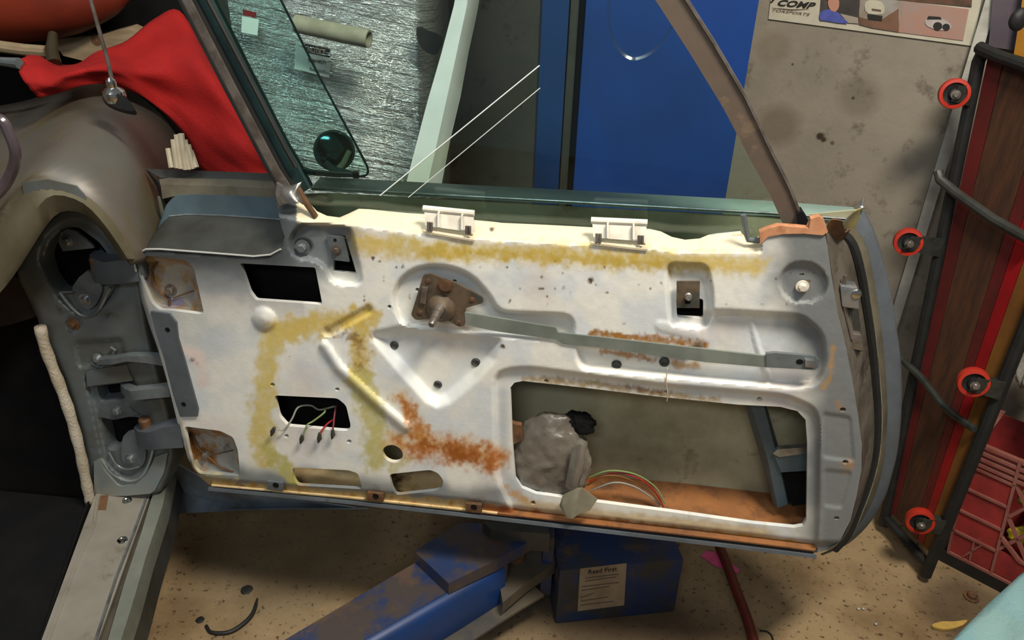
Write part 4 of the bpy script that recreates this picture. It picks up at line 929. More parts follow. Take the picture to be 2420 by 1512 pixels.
# black sheet for the shade of the engine bay behind
obj('engine_bay_shade', prism([V(x, y, 1.90) for x, y in [(-260,-180),(430,-180),(500,60),(560,330),(560,460),(-260,460)]], (0, .02, 0)), M['black'], car)
cloth_c = [
    [(60,130,1.42),(48,165,1.36),(60,200,1.34),(95,232,1.36)],
    [(96,132,1.46),(100,165,1.38),(118,200,1.36),(150,215,1.40)],
    [(130,150,1.52),(150,172,1.40),(175,190,1.42),(200,200,1.44)],
    [(180,150,1.56),(210,160,1.44),(240,180,1.47),(260,200,1.50)],
    [(225,120,1.60),(262,150,1.50),(300,185,1.52),(330,225,1.55)],
    [(300,95,1.66),(330,160,1.57),(350,205,1.58),(390,270,1.60)],
    [(370,45,1.72),(400,150,1.60),(420,250,1.60),(440,330,1.61)],
    [(424,25,1.74),(480,170,1.60),(480,290,1.60),(470,400,1.60)],
    [(480,110,1.70),(545,240,1.60),(540,340,1.585),(520,430,1.60)],
    [(580,230,1.66),(610,310,1.60),(600,380,1.59),(590,450,1.60)],
    [(640,330,1.66),(640,360,1.62),(640,400,1.61),(640,460,1.60)]]
cc = [[V(*p) for p in c_] for c_ in cloth_c]
cc = [resample([tuple(q) for q in cr([tuple(p) for p in c_], 5)], 28) for c_ in cc]
grid = np.array(cc); cols_ = []
for j in range(28):
    cols_.append(cr([tuple(grid[i, j]) for i in range(len(cc))], 5))
cl_rows = [[Vector(c_[i]) for c_ in cols_] for i in range(len(cols_[0]))]
for i, r_ in enumerate(cl_rows):
    for j, p in enumerate(r_):
        p += Vector((0, -1, .3)) * (.010 * noise.noise(Vector((i * .12, j * .35, 2))) + .005 * math.sin(i * .25 + j * .55))
red = obj('red_cloth', loft(cl_rows, 28, off=(0, .003, -.001)), M['red_cloth'], None, 180)
tag(red, 'plain red cloth draped over the far side of the grey fender', 'cloth')
# orange tank, timber block, bars behind
og = obj('orange_tank', blob(V(10, -60, 1.75), (.26, 0, 0), (0, .12, 0), (0, .02, .13), .06, 1.5, 4, 5), M['orange'], None, 180)
tag(og, 'dull orange rounded housing in the dark engine bay, top left corner', 'engine part')
tb = thing('timber_block', V(230, 112, 1.74), 'pale timber block with a drilled hole behind the red cloth', 'wood block')
obj('block_body', prism([V(x, y, 1.74) for x, y in [(136,92),(240,82),(300,66),(326,78),(330,100),(250,130),(215,148),(150,132),(132,110)]], (0, .05, 0)), M['timber'], tb)
obj('drilled_hole', lathe(V(228, 95, 1.7395), (0, -1, 0), [(.011, 0), (.011, .0006), (.004, .0005)], 14), M['rust'], tb)
gb = obj('grey_bar', tube([V(-120, 96, 1.60), V(0, 110, 1.58), V(60, 118, 1.57), V(112, 122, 1.56)], .011, 10), M['timber'], None)
tag(gb, 'pale grey bar ending at the timber block, upper left', 'bar')
gb2 = obj('silver_lever', tube([V(-100, 138, 1.5), V(10, 146, 1.47), V(46, 150, 1.46)], [.007, .008, .010], 10), M['steel'], None)
tag(gb2, 'short blue-grey lever left of the red cloth', 'lever')
bp2 = obj('battery_post', tube([V(125, 80, 1.55), V(122, 120, 1.52), V(128, 150, 1.50)], [.008, .011, .013], 12), mat('bronze', (84, 78, 58), (60, 52, 40), .3, .6), None)
tag(bp2, 'small bronze fitting standing between grey bar and timber block', 'fitting')

# ================================================================ STRETCH-WRAPPED STACK behind the glass
pk = thing('wrapped_stack', V(760, 900, 1.9), 'stack of goods wrapped in clear stretch film behind the vent window', 'wrapped pallet')
fx0, fx1 = -.62, V(992, 200, 1.78).x
r_ = []
for i in range(26):
    z = 1.75 - i * .07; row = []
    for j in range(40):
        u_ = j / 39; x = fx0 + (fx1 - fx0) * u_
        y = 1.78 + .018 * noise.noise(Vector((x * 3, z * 9 + x * 2, 1))) + .012 * noise.noise(Vector((x * 6, z * 28 + x * 5, 4)))
        row.append(Vector((x, y, z)))
    row.append(row[-1] + Vector((.03, .06, 0))); row.append(row[-1] + Vector((.0, .34, 0))); r_.append(row)
bm_rows = r_
k = len(bm_rows[0]); vs = [p for row in bm_rows for p in row]; fs = [(i * k + j, i * k + j + 1, (i + 1) * k + j + 1, (i + 1) * k + j) for i in range(25) for j in range(k - 1)]
obj('film', (vs, fs), M['film'], pk, 180)
obj('goods', prism([Vector((fx0, 1.83, .1)), Vector((fx1 - .02, 1.83, .1)), Vector((fx1 - .02, 2.12, .1)), Vector((fx0, 2.12, .1))], (0, 0, 1.6)), M['dark_grey'], pk)
obj('pallet', prism([Vector((fx0, 1.80, .0)), Vector((fx1, 1.80, .0)), Vector((fx1, 2.12, .0)), Vector((fx0, 2.12, .0))], (0, 0, .1)), M['timber'], pk)
# film glints along the creases, put in as thin pale strands
rs = random.Random(11)
sh = []
for i in range(120):
    x = rs.uniform(fx0 + .12, fx1 - .05); z = rs.uniform(.95, 1.62); l_ = rs.uniform(.02, .09); y = 1.752
    s_ = -.10 + rs.uniform(-.06, .06)
    sh.append(tube([(x, y, z), (x + l_ * .5, y - .003, z + l_ * .5 * s_), (x + l_, y, z + l_ * s_)], [.0006, .0017, .0006], 5))
strands = obj('film_glints', join(*sh), mat('film_shine', (225, 232, 230), None, .12, .9), pk, 180, kind='stuff')
# notice sheet
def onf(x, y, d=0.0): return V(x, y, 1.752 - d)
nt_ = obj('notice_sheet', prism([onf(x, y) for x, y in [(699,96),(782,128),(778,184),(696,162)]], (0, .0006, 0)), M['foam'], pk)
nt_['label'] = 'paper sheet headed NOTICE'
obj('notice_header', prism([onf(x, y, .001) for x, y in [(720,103),(780,116),(779,136),(724,124)]], (0, .0006, 0)), M['ink'], nt_)
O = onf(727, 122, .0014); text_on('notice_text', 'NOTICE', O, onf(769, 131, .0014) - O, onf(727, 108, .0014) - O, M['paper'], nt_, lift=0, bold=.02)
O = onf(728, 146, .0014); text_on('notice_text', 'Safe NOT', O, onf(772, 153, .0014) - O, onf(728, 137, .0014) - O, M['faded_ink'], nt_, lift=0, bold=.02)
O = onf(732, 168, .0014); text_on('notice_text', 'Required', O, onf(768, 174, .0014) - O, onf(732, 159, .0014) - O, M['faded_ink'], nt_, lift=0)
sc2 = obj('red_label', prism([onf(x, y) for x, y in [(574,22),(606,30),(604,42),(574,36)]], (0, .0006, 0)), M['bright_red'], pk)
obj('pale_label', prism([onf(x, y) for x, y in [(572,38),(612,46),(608,84),(570,76)]], (0, .0006, 0)), M['foam'], pk)
ctb = obj('cardboard_tube', join(lathe(V(700, 56, 1.70), V(872, 92, 1.66) - V(700, 56, 1.70), [(.018, 0), (.018, (V(872,92,1.66) - V(700,56,1.70)).length), (.014, (V(872,92,1.66) - V(700,56,1.70)).length), (.013, (V(872,92,1.66) - V(700,56,1.70)).length - .02)], 18)), M['cardboard'], None)
tag(ctb, 'pale cardboard tube lying across the film-wrapped stack', 'cardboard tube')
# black handles seen behind
bk = obj('black_bracket', prism([V(x, y, 1.74) for x, y in cr([(984,66),(1010,76),(1044,92),(1034,128),(1008,124),(990,104)], 2, True)], (0, .02, 0)), M['rubber'], None)
tag(bk, 'dark grey lug between the wrapped stack and the foam board', 'bracket')
# folded foam corner board
p1 = [V(x, y, 1.60) for x, y in [(1098,-150),(1076,0),(1042,130),(1010,240),(984,340),(954,455)]]
p2 = [V(x, y, 1.585) for x, y in [(1118,-150),(1106,0),(1076,140),(1052,250),(1030,350),(1006,455)]]
p3 = [V(x, y, 1.65) for x, y in [(1148,-150),(1130,20),(1108,120),(1088,230),(1062,340),(1040,455)]]
fo = obj('foam_board', loft([p1, p2, p3], 18, off=(0, .008, 0)), M['foam'], None, 20)
tag(fo, 'white folded corner board leaning upright beside the wrapped stack', 'corner board')
obj('tape_strip', prism([(a_ + Vector((0, -.004, 0))) for a_ in [V(1090, 58, 1.62), V(1112, 66, 1.645), V(1110, 78, 1.645), V(1088, 70, 1.62)]], (0, -.001, 0)), M['rust'], fo)

# ================================================================ CAR LIFT
lift = thing('car_lift', (.25, 1.55, 0), 'blue two-post vehicle lift column and worn floor arm behind and below the door', 'car lift')
xa, xb = V(1372, 200, 1.44).x, V(1760, 200, 1.44).x
xl, xm = V(1274, 200, 1.40).x, V(1334, 200, 1.40).x
yf = 1.44
obj('column', prism([(xa, yf, 0), (xb, yf, 0), (xb, yf + .18, 0), (xa, yf + .18, 0)], (0, 0, 2.6)), M['lift_blue'], lift)
obj('column_flange', prism([(xl, yf - .04, 0), (xm, yf - .04, 0), (xm, yf + .15, 0), (xl, yf + .15, 0)], (0, 0, 2.6)), mat('flange_blue', (12, 56, 110), (10, 48, 96), .45, scale=5), lift)
obj('column_channel', prism([(xm, yf + .06, 0), (xa, yf + .06, 0), (xa, yf + .10, 0), (xm, yf + .10, 0)], (0, 0, 2.6)), M['rubber'], lift)
obj('column_rail', prism([(xm + .006, yf + .02, 0), (xm + .020, yf + .02, 0), (xm + .020, yf + .06, 0), (xm + .006, yf + .06, 0)], (0, 0, 2.6)), M['dark_grey'], lift)
xs0, xs1 = V(1802, 100, 1.52).x, V(1824, 100, 1.52).x
obj('column_back_strip', prism([(xb, yf + .08, 0), (xb + .022, yf + .08, 0), (xb + .022, yf + .20, 0), (xb, yf + .20, 0)], (0, 0, 2.6)), M['brown_trim'], lift)
# base carriage box
A0, A1 = G(1312, 1475, 0), G(1594, 1446, 0); bd = Vector((-(A1 - A0).y, (A1 - A0).x, 0)).normalized() * .18
hb = .165
obj('base_box', box((A0 + A1) / 2 + bd / 2 + Vector((0, 0, hb / 2)), (A1 - A0) / 2, bd / 2, (0, 0, hb / 2), .006), M['base_blue'], lift)
q = lambda x, y: hit(x, y, A0 - bd * .008, bd.normalized())
ln_ = obj('base_label', prism([q(x, y) for x, y in [(1371,1344),(1481,1331),(1475,1430),(1365,1444)]], bd.normalized() * .001), M['dirty_paper'], lift)
ln_['label'] = 'dirty paper label'
q2 = lambda x, y: hit(x, y, A0 - bd * .015, bd.normalized())
O = q2(1391, 1357); text_on('label_text', 'Read First', O, q2(1458, 1349) - O, q2(1391, 1347) - O, M['ink'], ln_, lift=0)
for yy, a0, a1 in ((1366,1383,1462),(1373,1383,1455),(1386,1375,1462),(1395,1375,1440),(1412,1372,1402),(1420,1372,1438),(1430,1372,1450)):
    obj('label_line', prism([q2(a0, yy), q2(a1, yy - 10), q2(a1, yy - 8.6), q2(a0, yy + 1.4)], bd.normalized() * .0003), M['faded_ink'], ln_)
# arm: wide inner box
za = .235
def boxtop(poly, z, d, mt, nm, par): return obj(nm, prism(GS(poly, z), (0, 0, -d)), mt, par)
armp = boxtop([(975,1333),(1120,1262),(1200,1330),(1058,1398),(862,1512),(760,1572),(560,1572),(672,1512)], za - .02, .10, M['arm_blue'], 'lift_arm', lift)
armp['label'] = 'scraped blue steel lift arm'
boxtop([(979,1302),(1088,1234),(1275,1244),(1290,1256),(1172,1324),(1060,1378)], za + .012, .03, M['arm_blue'], 'arm_sleeve', armp)
obj('arm_face', prism([p for p in GS([(1060,1398),(1180,1330),(1186,1330),(1066,1400)], za - .018)], (0, 0, -.098)), M['arm_front'], armp)
fr = GS([(862,1514),(1062,1400),(1182,1328)], za - .019)
obj('arm_side', loft([fr, [p + Vector((.012, -.012, -.012)) for p in fr], [p + Vector((.012, -.012, -.10)) for p in fr]], 14, off=(-.002, .002, 0)), M['arm_front'], armp, 60)
frb = [p + Vector((.010, -.010, -.100)) for p in fr + GS([(1250,1290)], za - .019)]
obj('arm_lower_flange', loft([frb, [p + Vector((.026, -.026, -.004)) for p in frb]], 14, off=(0, 0, -.006)), M['dirty_steel'], armp)
boxtop([(1172,1326),(1262,1268),(1310,1262),(1312,1330),(1250,1372),(1188,1424)], za - .075, .03, M['dirty_steel'], 'arm_knuckle', armp)
obj('knuckle_side', box(G(1292, 1300, .15), (.012, 0, 0), (0, .05, 0), (0, 0, .085), .003), M['base_blue'], armp)
obj('pivot_pin', lathe(G(1218, 1316, .16), (0, 0, 1), [(.022, 0), (.022, .05), (.018, .055)], 18), M['rust'], armp)
boxtop([(1140,1232),(1290,1232),(1300,1262),(1160,1250)], za + .04, .05, M['dark_grey'], 'carriage_top', lift)

# ================================================================ POSTER
def Wp(x, y, d=.004): return W(x, y, d)
po = obj('poster', prism([Wp(x, y) for x, y in [(1816,45),(2300,109),(2330,-60),(2352,-170),(1850,-200),(1828,-60)]], -WN * .0015), M['paper'], None)
tag(po, 'white wall poster with racing truck photos pinned beside the blue column', 'poster')
def chip(nm, pts, mt, d=.0058): return obj(nm, prism([Wp(x, y, d) for x, y in pts], -WN * .0008), mt, po)
mm = lambda n_, c_, c2=None: mat(n_, c_, c2, .6, scale=16)
chip('photo_truck_dust', [(2135,2),(2290,22),(2276,96),(2122,76)], mm('photo_dust', (186, 140, 122), (170, 152, 144)))
chip('photo_truck_front', [(2030,-6),(2135,2),(2122,72),(2030,56)], mm('photo_grey', (170, 168, 160), (150, 130, 110)))
chip('photo_driver', [(1942,-30),(2034,-18),(2028,57),(1936,47)], mm('photo_dark', (70, 66, 60), (44, 40, 40)))
chip('photo_top', [(2040,-60),(2300,-40),(2296,17),(2040,-8)], mm('photo_forest', (52, 44, 34), (110, 72, 50)))
D2 = .0068
chip('dark_ground', [(2030,40),(2075,52),(2124,20),(2124,76),(2060,66),(2030,58)], mm('ground_brown', (116, 84, 64), (92, 66, 50)), D2)
chip('white_truck', cr([(2045,6),(2058,0),(2082,4),(2090,18),(2086,34),(2052,32),(2044,20)], 2, True), M['paper'], .0075)
chip('truck_grille', [(2050,34),(2086,38),(2084,50),(2052,46)], M['ink'], .0080)
chip('truck_lights', [(2060,20),(2082,23),(2082,28),(2060,25)], M['faded_ink'], .0080)
chip('rally_truck', cr([(2186,50),(2196,40),(2222,42),(2246,56),(2246,68),(2220,72),(2192,62)], 2, True), mm('pale_body', (206, 196, 190), (170, 160, 158)), .0075)
for x, y, a_ in ((2216,62,11),(2236,64,9)): chip('truck_wheel', circ(x, y, a_, a_ * .9, 14), M['ink'], .0080)
chip('truck_cage', [(2194,38),(2222,40),(2226,46),(2190,46)], M['ink'], .0080)
chip('shirt', cr([(1938,30),(1955,22),(1975,26),(1990,40),(2002,56),(1950,49),(1938,47)], 2, True), mm('shirt_blue', (54, 66, 146), (90, 100, 170)), .0075)
chip('face', cr([(1957,0),(1970,-12),(1982,-2),(1982,18),(1972,28),(1960,20)], 3, True), mm('skin_print', (176, 128, 108)), .0080)
chip('hair', cr([(1955,0),(1962,-16),(1980,-14),(1984,0),(1972,-6)], 3, True), M['ink'], .0085)
chip('pale_road', [(1985,32),(2028,42),(2028,56),(2004,54)], mm('road_print', (150, 140, 126)), D2)
O = Wp(1834, 13, .006); text_on('poster_title', 'COMP', O, Wp(1920, 21, .006) - O, Wp(1838, -2, .006) - O, M['ink'], po, shear=.08, lift=.0004, bold=.03)
chip('title_stroke', [(1820,6),(1828,-4),(1834,-4),(1824,7)], M['ink'])
O = Wp(1822, 26, .006); text_on('poster_subtitle', 'TORSPORTS', O, Wp(1911, 37, .006) - O, Wp(1823, 20, .006) - O, M['faded_ink'], po, shear=.04, lift=.0004)
chip('title_rule', [(1824,18),(1870,22),(1912,22),(1870,24)], M['faded_ink'])

# purple and yellow items hung above the creeper
pu = obj('purple_panel', prism([W(x, y, .03) for x, y in [(2356,-120),(2440,-110),(2470,130),(2336,110)]], -WN * .02), M['purple'], None); tag(pu, 'dull purple-grey panel hanging behind the top of the creeper', 'panel')
ye = obj('amber_board', prism([W(x, y, .06) for x, y in [(2424,-60),(2470,-60),(2470,150),(2396,128),(2410,40)]], -WN * .02), mat('amber', (186, 132, 24), (170, 112, 20), .5, scale=6), None); tag(ye, 'amber yellow board edge at the top right corner', 'board')
bkn = None; KNOB = W(2362, 96, .07)

# ================================================================ CREEPER
Pb1 = G(2092, 1222, .05); 
def at_len(x, y, p, L_):
    d = ray(x, y).normalized(); o = C - p; b_ = o.dot(d); c_ = o.dot(o) - L_ * L_; s_ = math.sqrt(max(b_ * b_ - c_, 0)); return C + d * (-b_ + s_)
Pt1 = at_len(2318, 118, Pb1, 1.12)
Pb2 = G(2196, 1338, .05)
lenv = Pt1 - Pb1; L_ = lenv.length
wid = Pb2 - Pb1
cn = wid.cross(lenv).normalized()
if cn.dot(C - Pb1) < 0: cn = -cn
Pt2 = Pb2 + (hit(2415, 790, Pb1, cn) - Pb2) / .45
print('CREEPER', Pb1, Pt1, Pb2, Pt2, cn, 'wall d', (Pt1 - W0).dot(WN))
crp = thing('mechanics_creeper', (Pb1 + Pb2) / 2, 'red padded wooden mechanic creeper standing on end against the wall, red-rimmed casters out', 'creeper')
CR = lambda u_, v_, d=0.0: (Pb1 * (1 - u_) + Pb2 * u_) * (1 - v_) + (Pt1 * (1 - u_) + Pt2 * u_) * v_ + cn * d
def vtop(u_):
    lo, hi = .3, 1.2
    for _ in range(40):
        mid = (lo + hi) / 2; x, y = proj(CR(u_, mid))
        if y > 122 + .36 * (x - 2318): lo = mid
        else: hi = mid
    return lo
obj('side_rail', tube([CR(0, -.02), CR(0, .98), CR(.03, 1.0), ], .013, 10), M['rubber'], crp)
obj('side_rail', tube([CR(1, -.02), CR(1, vtop(1))], .013, 10), M['rubber'], crp)
obj('end_rail', tube([hit(x, y, Pb1 + cn * .012, cn) for x, y in [(2314,112),(2328,120),(2360,134),(2420,155),(2470,176)]], .0125, 10), M['rubber'], crp)
obj('end_rail', tube([CR(0, 0), CR(1, 0)], .012, 10), M['rubber'], crp)
sl_ = [(.05,.165,'creeper_red'),(.175,.53,'wood'),(.54,.64,'creeper_red'),(.65,.76,'bright_red'),(.77,.94,'ochre')]
for a_, b_, mt in sl_:
    obj('slat', prism([CR(a_, .02, -.004), CR(b_, .02, -.004), CR(b_, vtop(b_), -.004), CR(a_, vtop(a_), -.004)], -cn * .014), M[mt], crp)
obj('backing', prism([CR(.02, .01, -.02), CR(.99, .01, -.02), CR(.99, vtop(.99), -.02), CR(.02, vtop(.02), -.02)], -cn * .006), M['rubber'], crp)
CB = lambda pts: [hit(x, y, Pb1 + cn * .018, cn) for x, y in pts]
obj('cross_bar', tube(CB([(2218,405),(2222,425),(2262,458),(2350,520),(2440,570)]), .0105, 10), M['dark_grey'], crp)
obj('cross_bar', tube(CB([(2130,848),(2180,895),(2225,955),(2260,985),(2304,1014)]), .0085, 10), M['caster_grey'], crp)
obj('end_knob', blob(CR(.16, 1.02, -.02), (.018, 0, 0), (0, .012, 0), (0, 0, .022), .1, 2, 3), M['rubber'], crp, 180)
def caster(cp, rail, big=1.0):
    ax = Vector((-.30, -.95, .10)).normalized()
    e = thing if False else None
    w0 = obj('caster', join(box(rail * .55 + cp * .45, (cp - rail) * .5, Vector((0, 0, .016)), ax * .010, .003)), M['caster_grey'], crp)
    R_ = .036 * big
    obj('tyre', lathe(cp - ax * .011, ax, [(R_ * .78, 0), (R_ * .96, .001), (R_, .006), (R_, .016), (R_ * .96, .021), (R_ * .76, .022), (R_ * .70, .018), (R_ * .70, .004)], 28), M['wheel_red'], w0)
    obj('wheel_hub', lathe(cp - ax * .009, ax, [(R_ * .70, 0), (R_ * .70, .017), (R_ * .4, .014), (R_ * .36, .022), (R_ * .2, .023)], 24), M['rubber'], w0)
    s1 = cp + ax * .016
    obj('fork', prism([s1 + Vector((0, 0, .018)), rail + ax * .016 + Vector((0, 0, .022)), rail + ax * .016 - Vector((0, 0, .022)), s1 - Vector((0, 0, .014)) - (rail - cp) * .15], ax * .003), M['caster_grey'], w0)
    obj('axle_bolt', hexbolt(s1 + ax * .003, ax, .006, .006), M['dull_chrome'], w0)
    return w0
def raildist(px_, py_, u_):
    best = min(((Vector(proj(CR(u_, v_ / 200, .035))) - Vector((px_, py_))).length, v_ / 200) for v_ in range(0, 201)); return best[1]
for x, y, u_, Rg in ((2255,221,0,1),(2146,571,0,1),(2300,902,1,1),(2174,1230,.95,1)):
    v_ = raildist(x, y, u_)
    rail = CR(u_, v_); d_ = (rail - C).dot(F); rr = ray(x, y); cpos = C + rr * (d_ - .01)
    caster(cpos, rail if (rail - cpos).length < .16 else cpos + (rail - cpos).normalized() * .10, .86)

# ================================================================ MILK CRATE
zc = .035
Q0 = G(2240, 1302, zc); Q1 = G(2392, 1380, zc); qa = (Q1 - Q0); qa.z = 0
qn = Vector((qa.y, -qa.x, 0)).normalized()
if qn.dot(C - Q0) < 0: qn = -qn
print('CRATE', Q0, Q1, qn)
Qt = hit(2300, 1038, Q0 + qn * -.0, qn); hz = Qt.z - Q0.z
up_ = Qt - Q0; qa1 = qa.normalized() * .33
crt = thing('milk_crate', Q0 + qa1 / 2 - qn * .08, 'red plastic milk crate holding yellow rags, lower right beside creeper', 'crate')
K = lambda u_, v_, d=0.0: Q0 + qa1 * u_ + up_ * v_ + qn * d
def kbar(a_, b_, w_, t, mt='crate_pale', nm='lattice_bar', d=0.0):
    p, q_ = K(*a_, d), K(*b_, d); s_ = (q_ - p).cross(qn).normalized() * w_ / 2
    return obj(nm, prism([p - s_, q_ - s_, q_ + s_, p + s_], -qn * t), M[mt], crt)
obj('corner_post', prism([K(0, 0), K(.30, 0), K(.30, .80), K(0, .80)], -qn * .004), M['crate'], crt)
obj('bottom_band', prism([K(.30, 0), K(1, 0), K(1, .22), K(.30, .22)], -qn * .004), M['crate'], crt)
for v_ in (.0, .21, .40, .60, .79): kbar((0, v_), (.30, v_), .006, .008, d=.005)
for u_ in (0.005, .30): kbar((u_, 0), (u_, .82), .006, .008, d=.005)
for v_ in (.83, .88, .93, .985): kbar((0, v_), (1, v_), .007, .012, 'crate_pale', 'rim_rib', d=.005)
for u_ in (.30, .62): kbar((u_, .80), (u_, 1.0), .007, .012, 'crate_pale', 'rim_rib', d=.006)
kbar((.1, .02), (.20, .20), .004, .005, 'crate_pale', 'gusset', d=.004)
kbar((.15, 0), (.15, .21), .004, .005, 'crate_pale', 'gusset', d=.004)
kbar((0, .004), (1, .004), .007, .012, 'crate_pale', 'bottom_rim', d=.006)
kbar((.30, .34), (.44, .22), .007, .010, d=.005); kbar((.44, .22), (1, .22), .007, .010, d=.005)
for i in range(-3, 5):
    u0 = .30 + i * .17
    def clipbar(a_, b_):
        pts = []
        for k_ in range(41):
            t = k_ / 40; u_, v_ = a_[0] + (b_[0] - a_[0]) * t, a_[1] + (b_[1] - a_[1]) * t
            if .30 <= u_ <= 1 and .22 <= v_ <= .81: pts.append((u_, v_))
        if len(pts) > 4: kbar(pts[0], pts[-1], .007, .008)
    clipbar((u0, .81), (u0 + .36, .22)); clipbar((u0, .22), (u0 + .36, .81))
# other three sides and floor
bk_ = -qn * .16
obj('side_wall', prism([K(0, 0), K(0, 1), K(0, 1) + bk_, K(0, 0) + bk_], qa1.normalized() * .004), M['crate'], crt)
obj('side_wall', prism([K(0, 0) + bk_, K(0, 1) + bk_, K(1, 1) + bk_, K(1, 0) + bk_], qn * .004), M['crate'], crt)
obj('side_wall', prism([K(1, 0), K(1, 1), K(1, 1) + bk_, K(1, 0) + bk_], -qa1.normalized() * .004), M['crate'], crt)
obj('crate_floor', prism([K(0, .01), K(1, .01), K(1, .01) + bk_, K(0, .01) + bk_], Vector((0, 0, .004))), M['crate'], crt)
obj('top_rim', prism([K(-.01, 1, .006), K(-.01, 1, .006) + bk_ * 1.04, K(.06, 1) + bk_ * 1.04, K(.06, 1, .006)], Vector((0, 0, .006))), M['crate_pale'], crt)
for i, (u_, v_, d_, s_) in enumerate([(.42,.68,.05,.040),(.60,.60,.06,.045),(.80,.62,.07,.05),(.38,.33,.04,.028),(.58,.30,.04,.032),(.85,.36,.06,.04),(.47,.50,.04,.03)]):
    y_ = obj('yellow_rag', blob(K(u_, v_, -d_), (s_ * .8, 0, 0), (0, s_ * .4, 0), (0, 0, s_ * .75), .5, 1.8, 3, i), M['yellow'] if i not in (4,) else M['yellow'], None, 30)
    tag(y_, ['yellow rag pressed against the upper left of the crate lattice', 'yellow rag high in the middle of the crate', 'olive yellow rag high at the right frame edge in the crate', 'small yellow rag low at the left of the crate lattice', 'small bright yellow rag low in the middle of the crate', 'yellow rag low at the right frame edge in the crate', 'yellow rag midway up behind the left crossings of the crate lattice'][i], 'rag', 'yellow rags in the crate')
fl_ = obj('dark_filler', blob(K(.66, .5, -.125), qa1 * .26, qn * .018, (0, 0, .085), .3, 2, 4, 6), M['rubber'], None, 180); tag(fl_, 'dark filler standing for shade inside the red crate behind the yellow rags', 'bundle')  # filler added to darken the inside of the crate
dk = obj('crate_shadow_slab', box(Q0 + qa1 / 2 - qn * .08 + Vector((0, 0, -.019)), qa1 / 2 * 1.05, qn * .085, (0, 0, .0155)), M['rubber'], None); tag(dk, 'black slab standing for the shadow under the red crate', 'board')  # slab added where the crate's shadow lies
bb = obj('black_bag', blob(K(.60, 1.42, -.10), qa1 * .36, qn * .07, (0, 0, .085), .35, 2, 4, 3), M['rubber'], None, 180); tag(bb, 'black plastic bundle on top of the red crate', 'bundle')
wb = obj('white_bag', blob(W(2462, 850, .16), (.045, 0, 0), (0, .014, 0), (0, 0, .07), .4, 2.2, 4, 8), M['white_plastic'], None, 180); tag(wb, 'crumpled white plastic bag at the right edge beside the creeper', 'bag')

# ================================================================ FLOOR ITEMS
tv = []
for i in range(13):
    row = []
    for j in range(13):
        u_, v_ = i / 12, j / 12
        a_ = np.array([2225, 1530]) * (1 - u_) + np.array([2425, 1338]) * u_; b_ = np.array([2500, 1700]) * (1 - u_) + np.array([2600, 1500]) * u_
        p_ = a_ * (1 - v_) + b_ * v_; z = .30 + .022 * noise.noise(Vector((u_ * 3, v_ * 3, 1))) - .28 * (v_ < .01) * 0 + .01 * math.sin(u_ * 9 + v_ * 5)
        row.append(G(p_[0], p_[1], z) + Vector((0, 0, 0)))
    edge = row[0].copy(); row = [Vector((edge.x - .0, edge.y + .0, edge.z - .10))] + row; tv.append(row)
tp_ = obj('blue_tarp', loft(tv, 14, off=(0, 0, -.004)), M['tarp'], None, 180); tag(tp_, 'pale blue cloth bundle at the bottom right corner', 'cloth')
bx = obj('tarp_crate', prism([G(2290, 1540, .27), G(2440, 1400, .27), G(2600, 1560, .27), G(2400, 1700, .27)], (0, 0, -.268)), M['rubber'], None); tag(bx, 'dark box hidden under the pale blue cloth, bottom right', 'box')
ho = obj('red_hose', tube([G(x, y, .0125) for x, y in cr([(1700,1292),(1716,1330),(1742,1400),(1768,1470),(1800,1580)], 4)], .0115, 12), M['hose_red'], None, 60); tag(ho, 'red-brown hose on the floor below the door', 'hose')
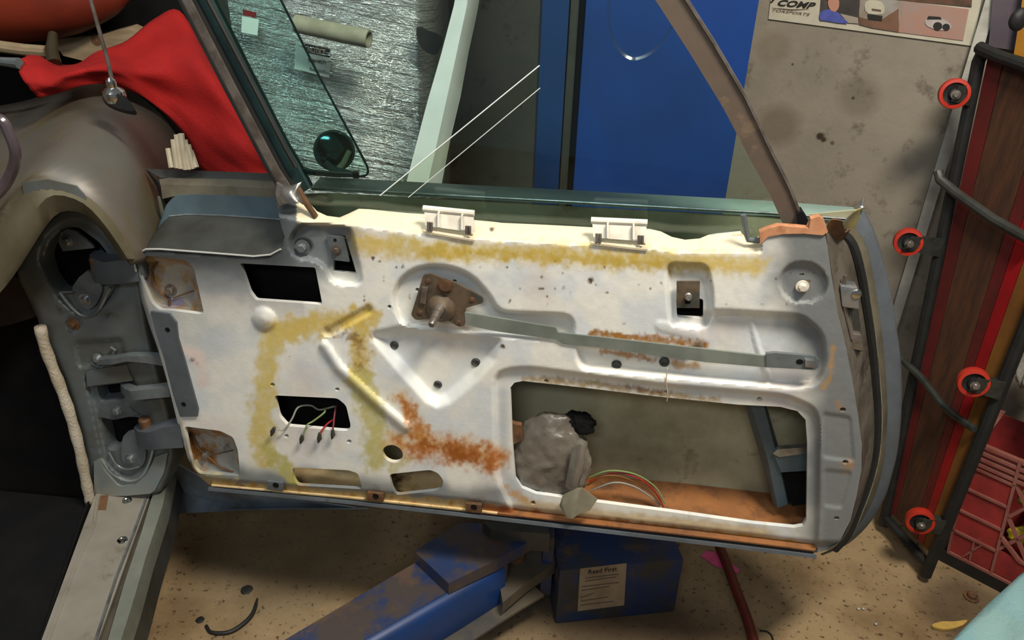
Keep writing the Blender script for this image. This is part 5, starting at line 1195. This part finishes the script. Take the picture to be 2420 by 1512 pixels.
pt = obj('pink_tape', prism([G(x, y, .004) for x, y in [(1672,1300),(1698,1308),(1748,1346),(1744,1354),(1690,1336),(1655,1312)]], (0, 0, -.002)), M['pink'], None); tag(pt, 'torn bright pink tape scrap on the floor under the red-brown hose', 'tape')
bw = obj('black_strip', tube([G(x, y, .005) for x, y in cr([(487,1478),(500,1494),(540,1494),(575,1474),(598,1448),(608,1414)], 4)], [.0035, .0036, .0036, .0036, .004, .0042, .0044, .0046, .0048, .005, .005, .005, .005, .005, .005, .0048, .0046, .0044, .0042, .003, .002], 8), M['rubber'], None, 60); tag(bw, 'curved black rubber strip on the speckled floor, lower left', 'rubber strip')
wl2 = obj('wire_loop', tube([G(x, y, .003) for x, y in cr([(1795,1490),(1812,1492),(1824,1502),(1828,1520)], 4)], .0018, 6), M['rubber'], None, 60); tag(wl2, 'thin dark wire curl beside the red-brown hose', 'wire')
yl = obj('yellow_scrap', prism([G(x, y, .008) for x, y in cr([(2202,1476),(2225,1468),(2256,1468),(2286,1464),(2276,1476),(2244,1486),(2216,1484)], 2, True)], (0, 0, -.006)), mat('straw', (196, 164, 84), (170, 140, 70), .7, scale=30), None); tag(yl, 'straw-yellow leaf-shaped scrap beside the pale blue cloth', 'scrap')
sn = obj('hex_nut', hexbolt(G(2296, 1410, .002), (0, 0, 1), .011, .010), M['rust'], None); tag(sn, 'rusty nut on the floor in front of the red crate', 'nut')
rs = random.Random(3)
for i, (x, y, lbl) in enumerate([(2029,1438,'left of a pair of white crumbs on the open floor'),(2040,1438,'right of a pair of white crumbs on the open floor'),(2070,1474,'lone white crumb on the floor near the bottom'),(2294,1398,'white crumb beside the rusty nut')]):
    c_ = obj('white_crumb', blob(G(x, y, .004), (.0035, 0, 0), (0, .0035, 0), (0, 0, .003), .3, 2, 2, i), M['white_plastic'], None, 180); tag(c_, lbl, 'crumb', 'white crumbs on the floor')
for i, (x, y, r0, lbl) in enumerate([(583,1393,.013,'largest round black blob on the floor above the rubber strip'),(473,1464,.009,'small oval black blob left of the rubber strip')]):
    c_ = obj('oil_blob', blob(G(x, y, .001), (r0, 0, 0), (0, r0, 0), (0, 0, .002), .2, 2, 3, i), M['rubber'], None, 180); tag(c_, lbl, 'oil drip')
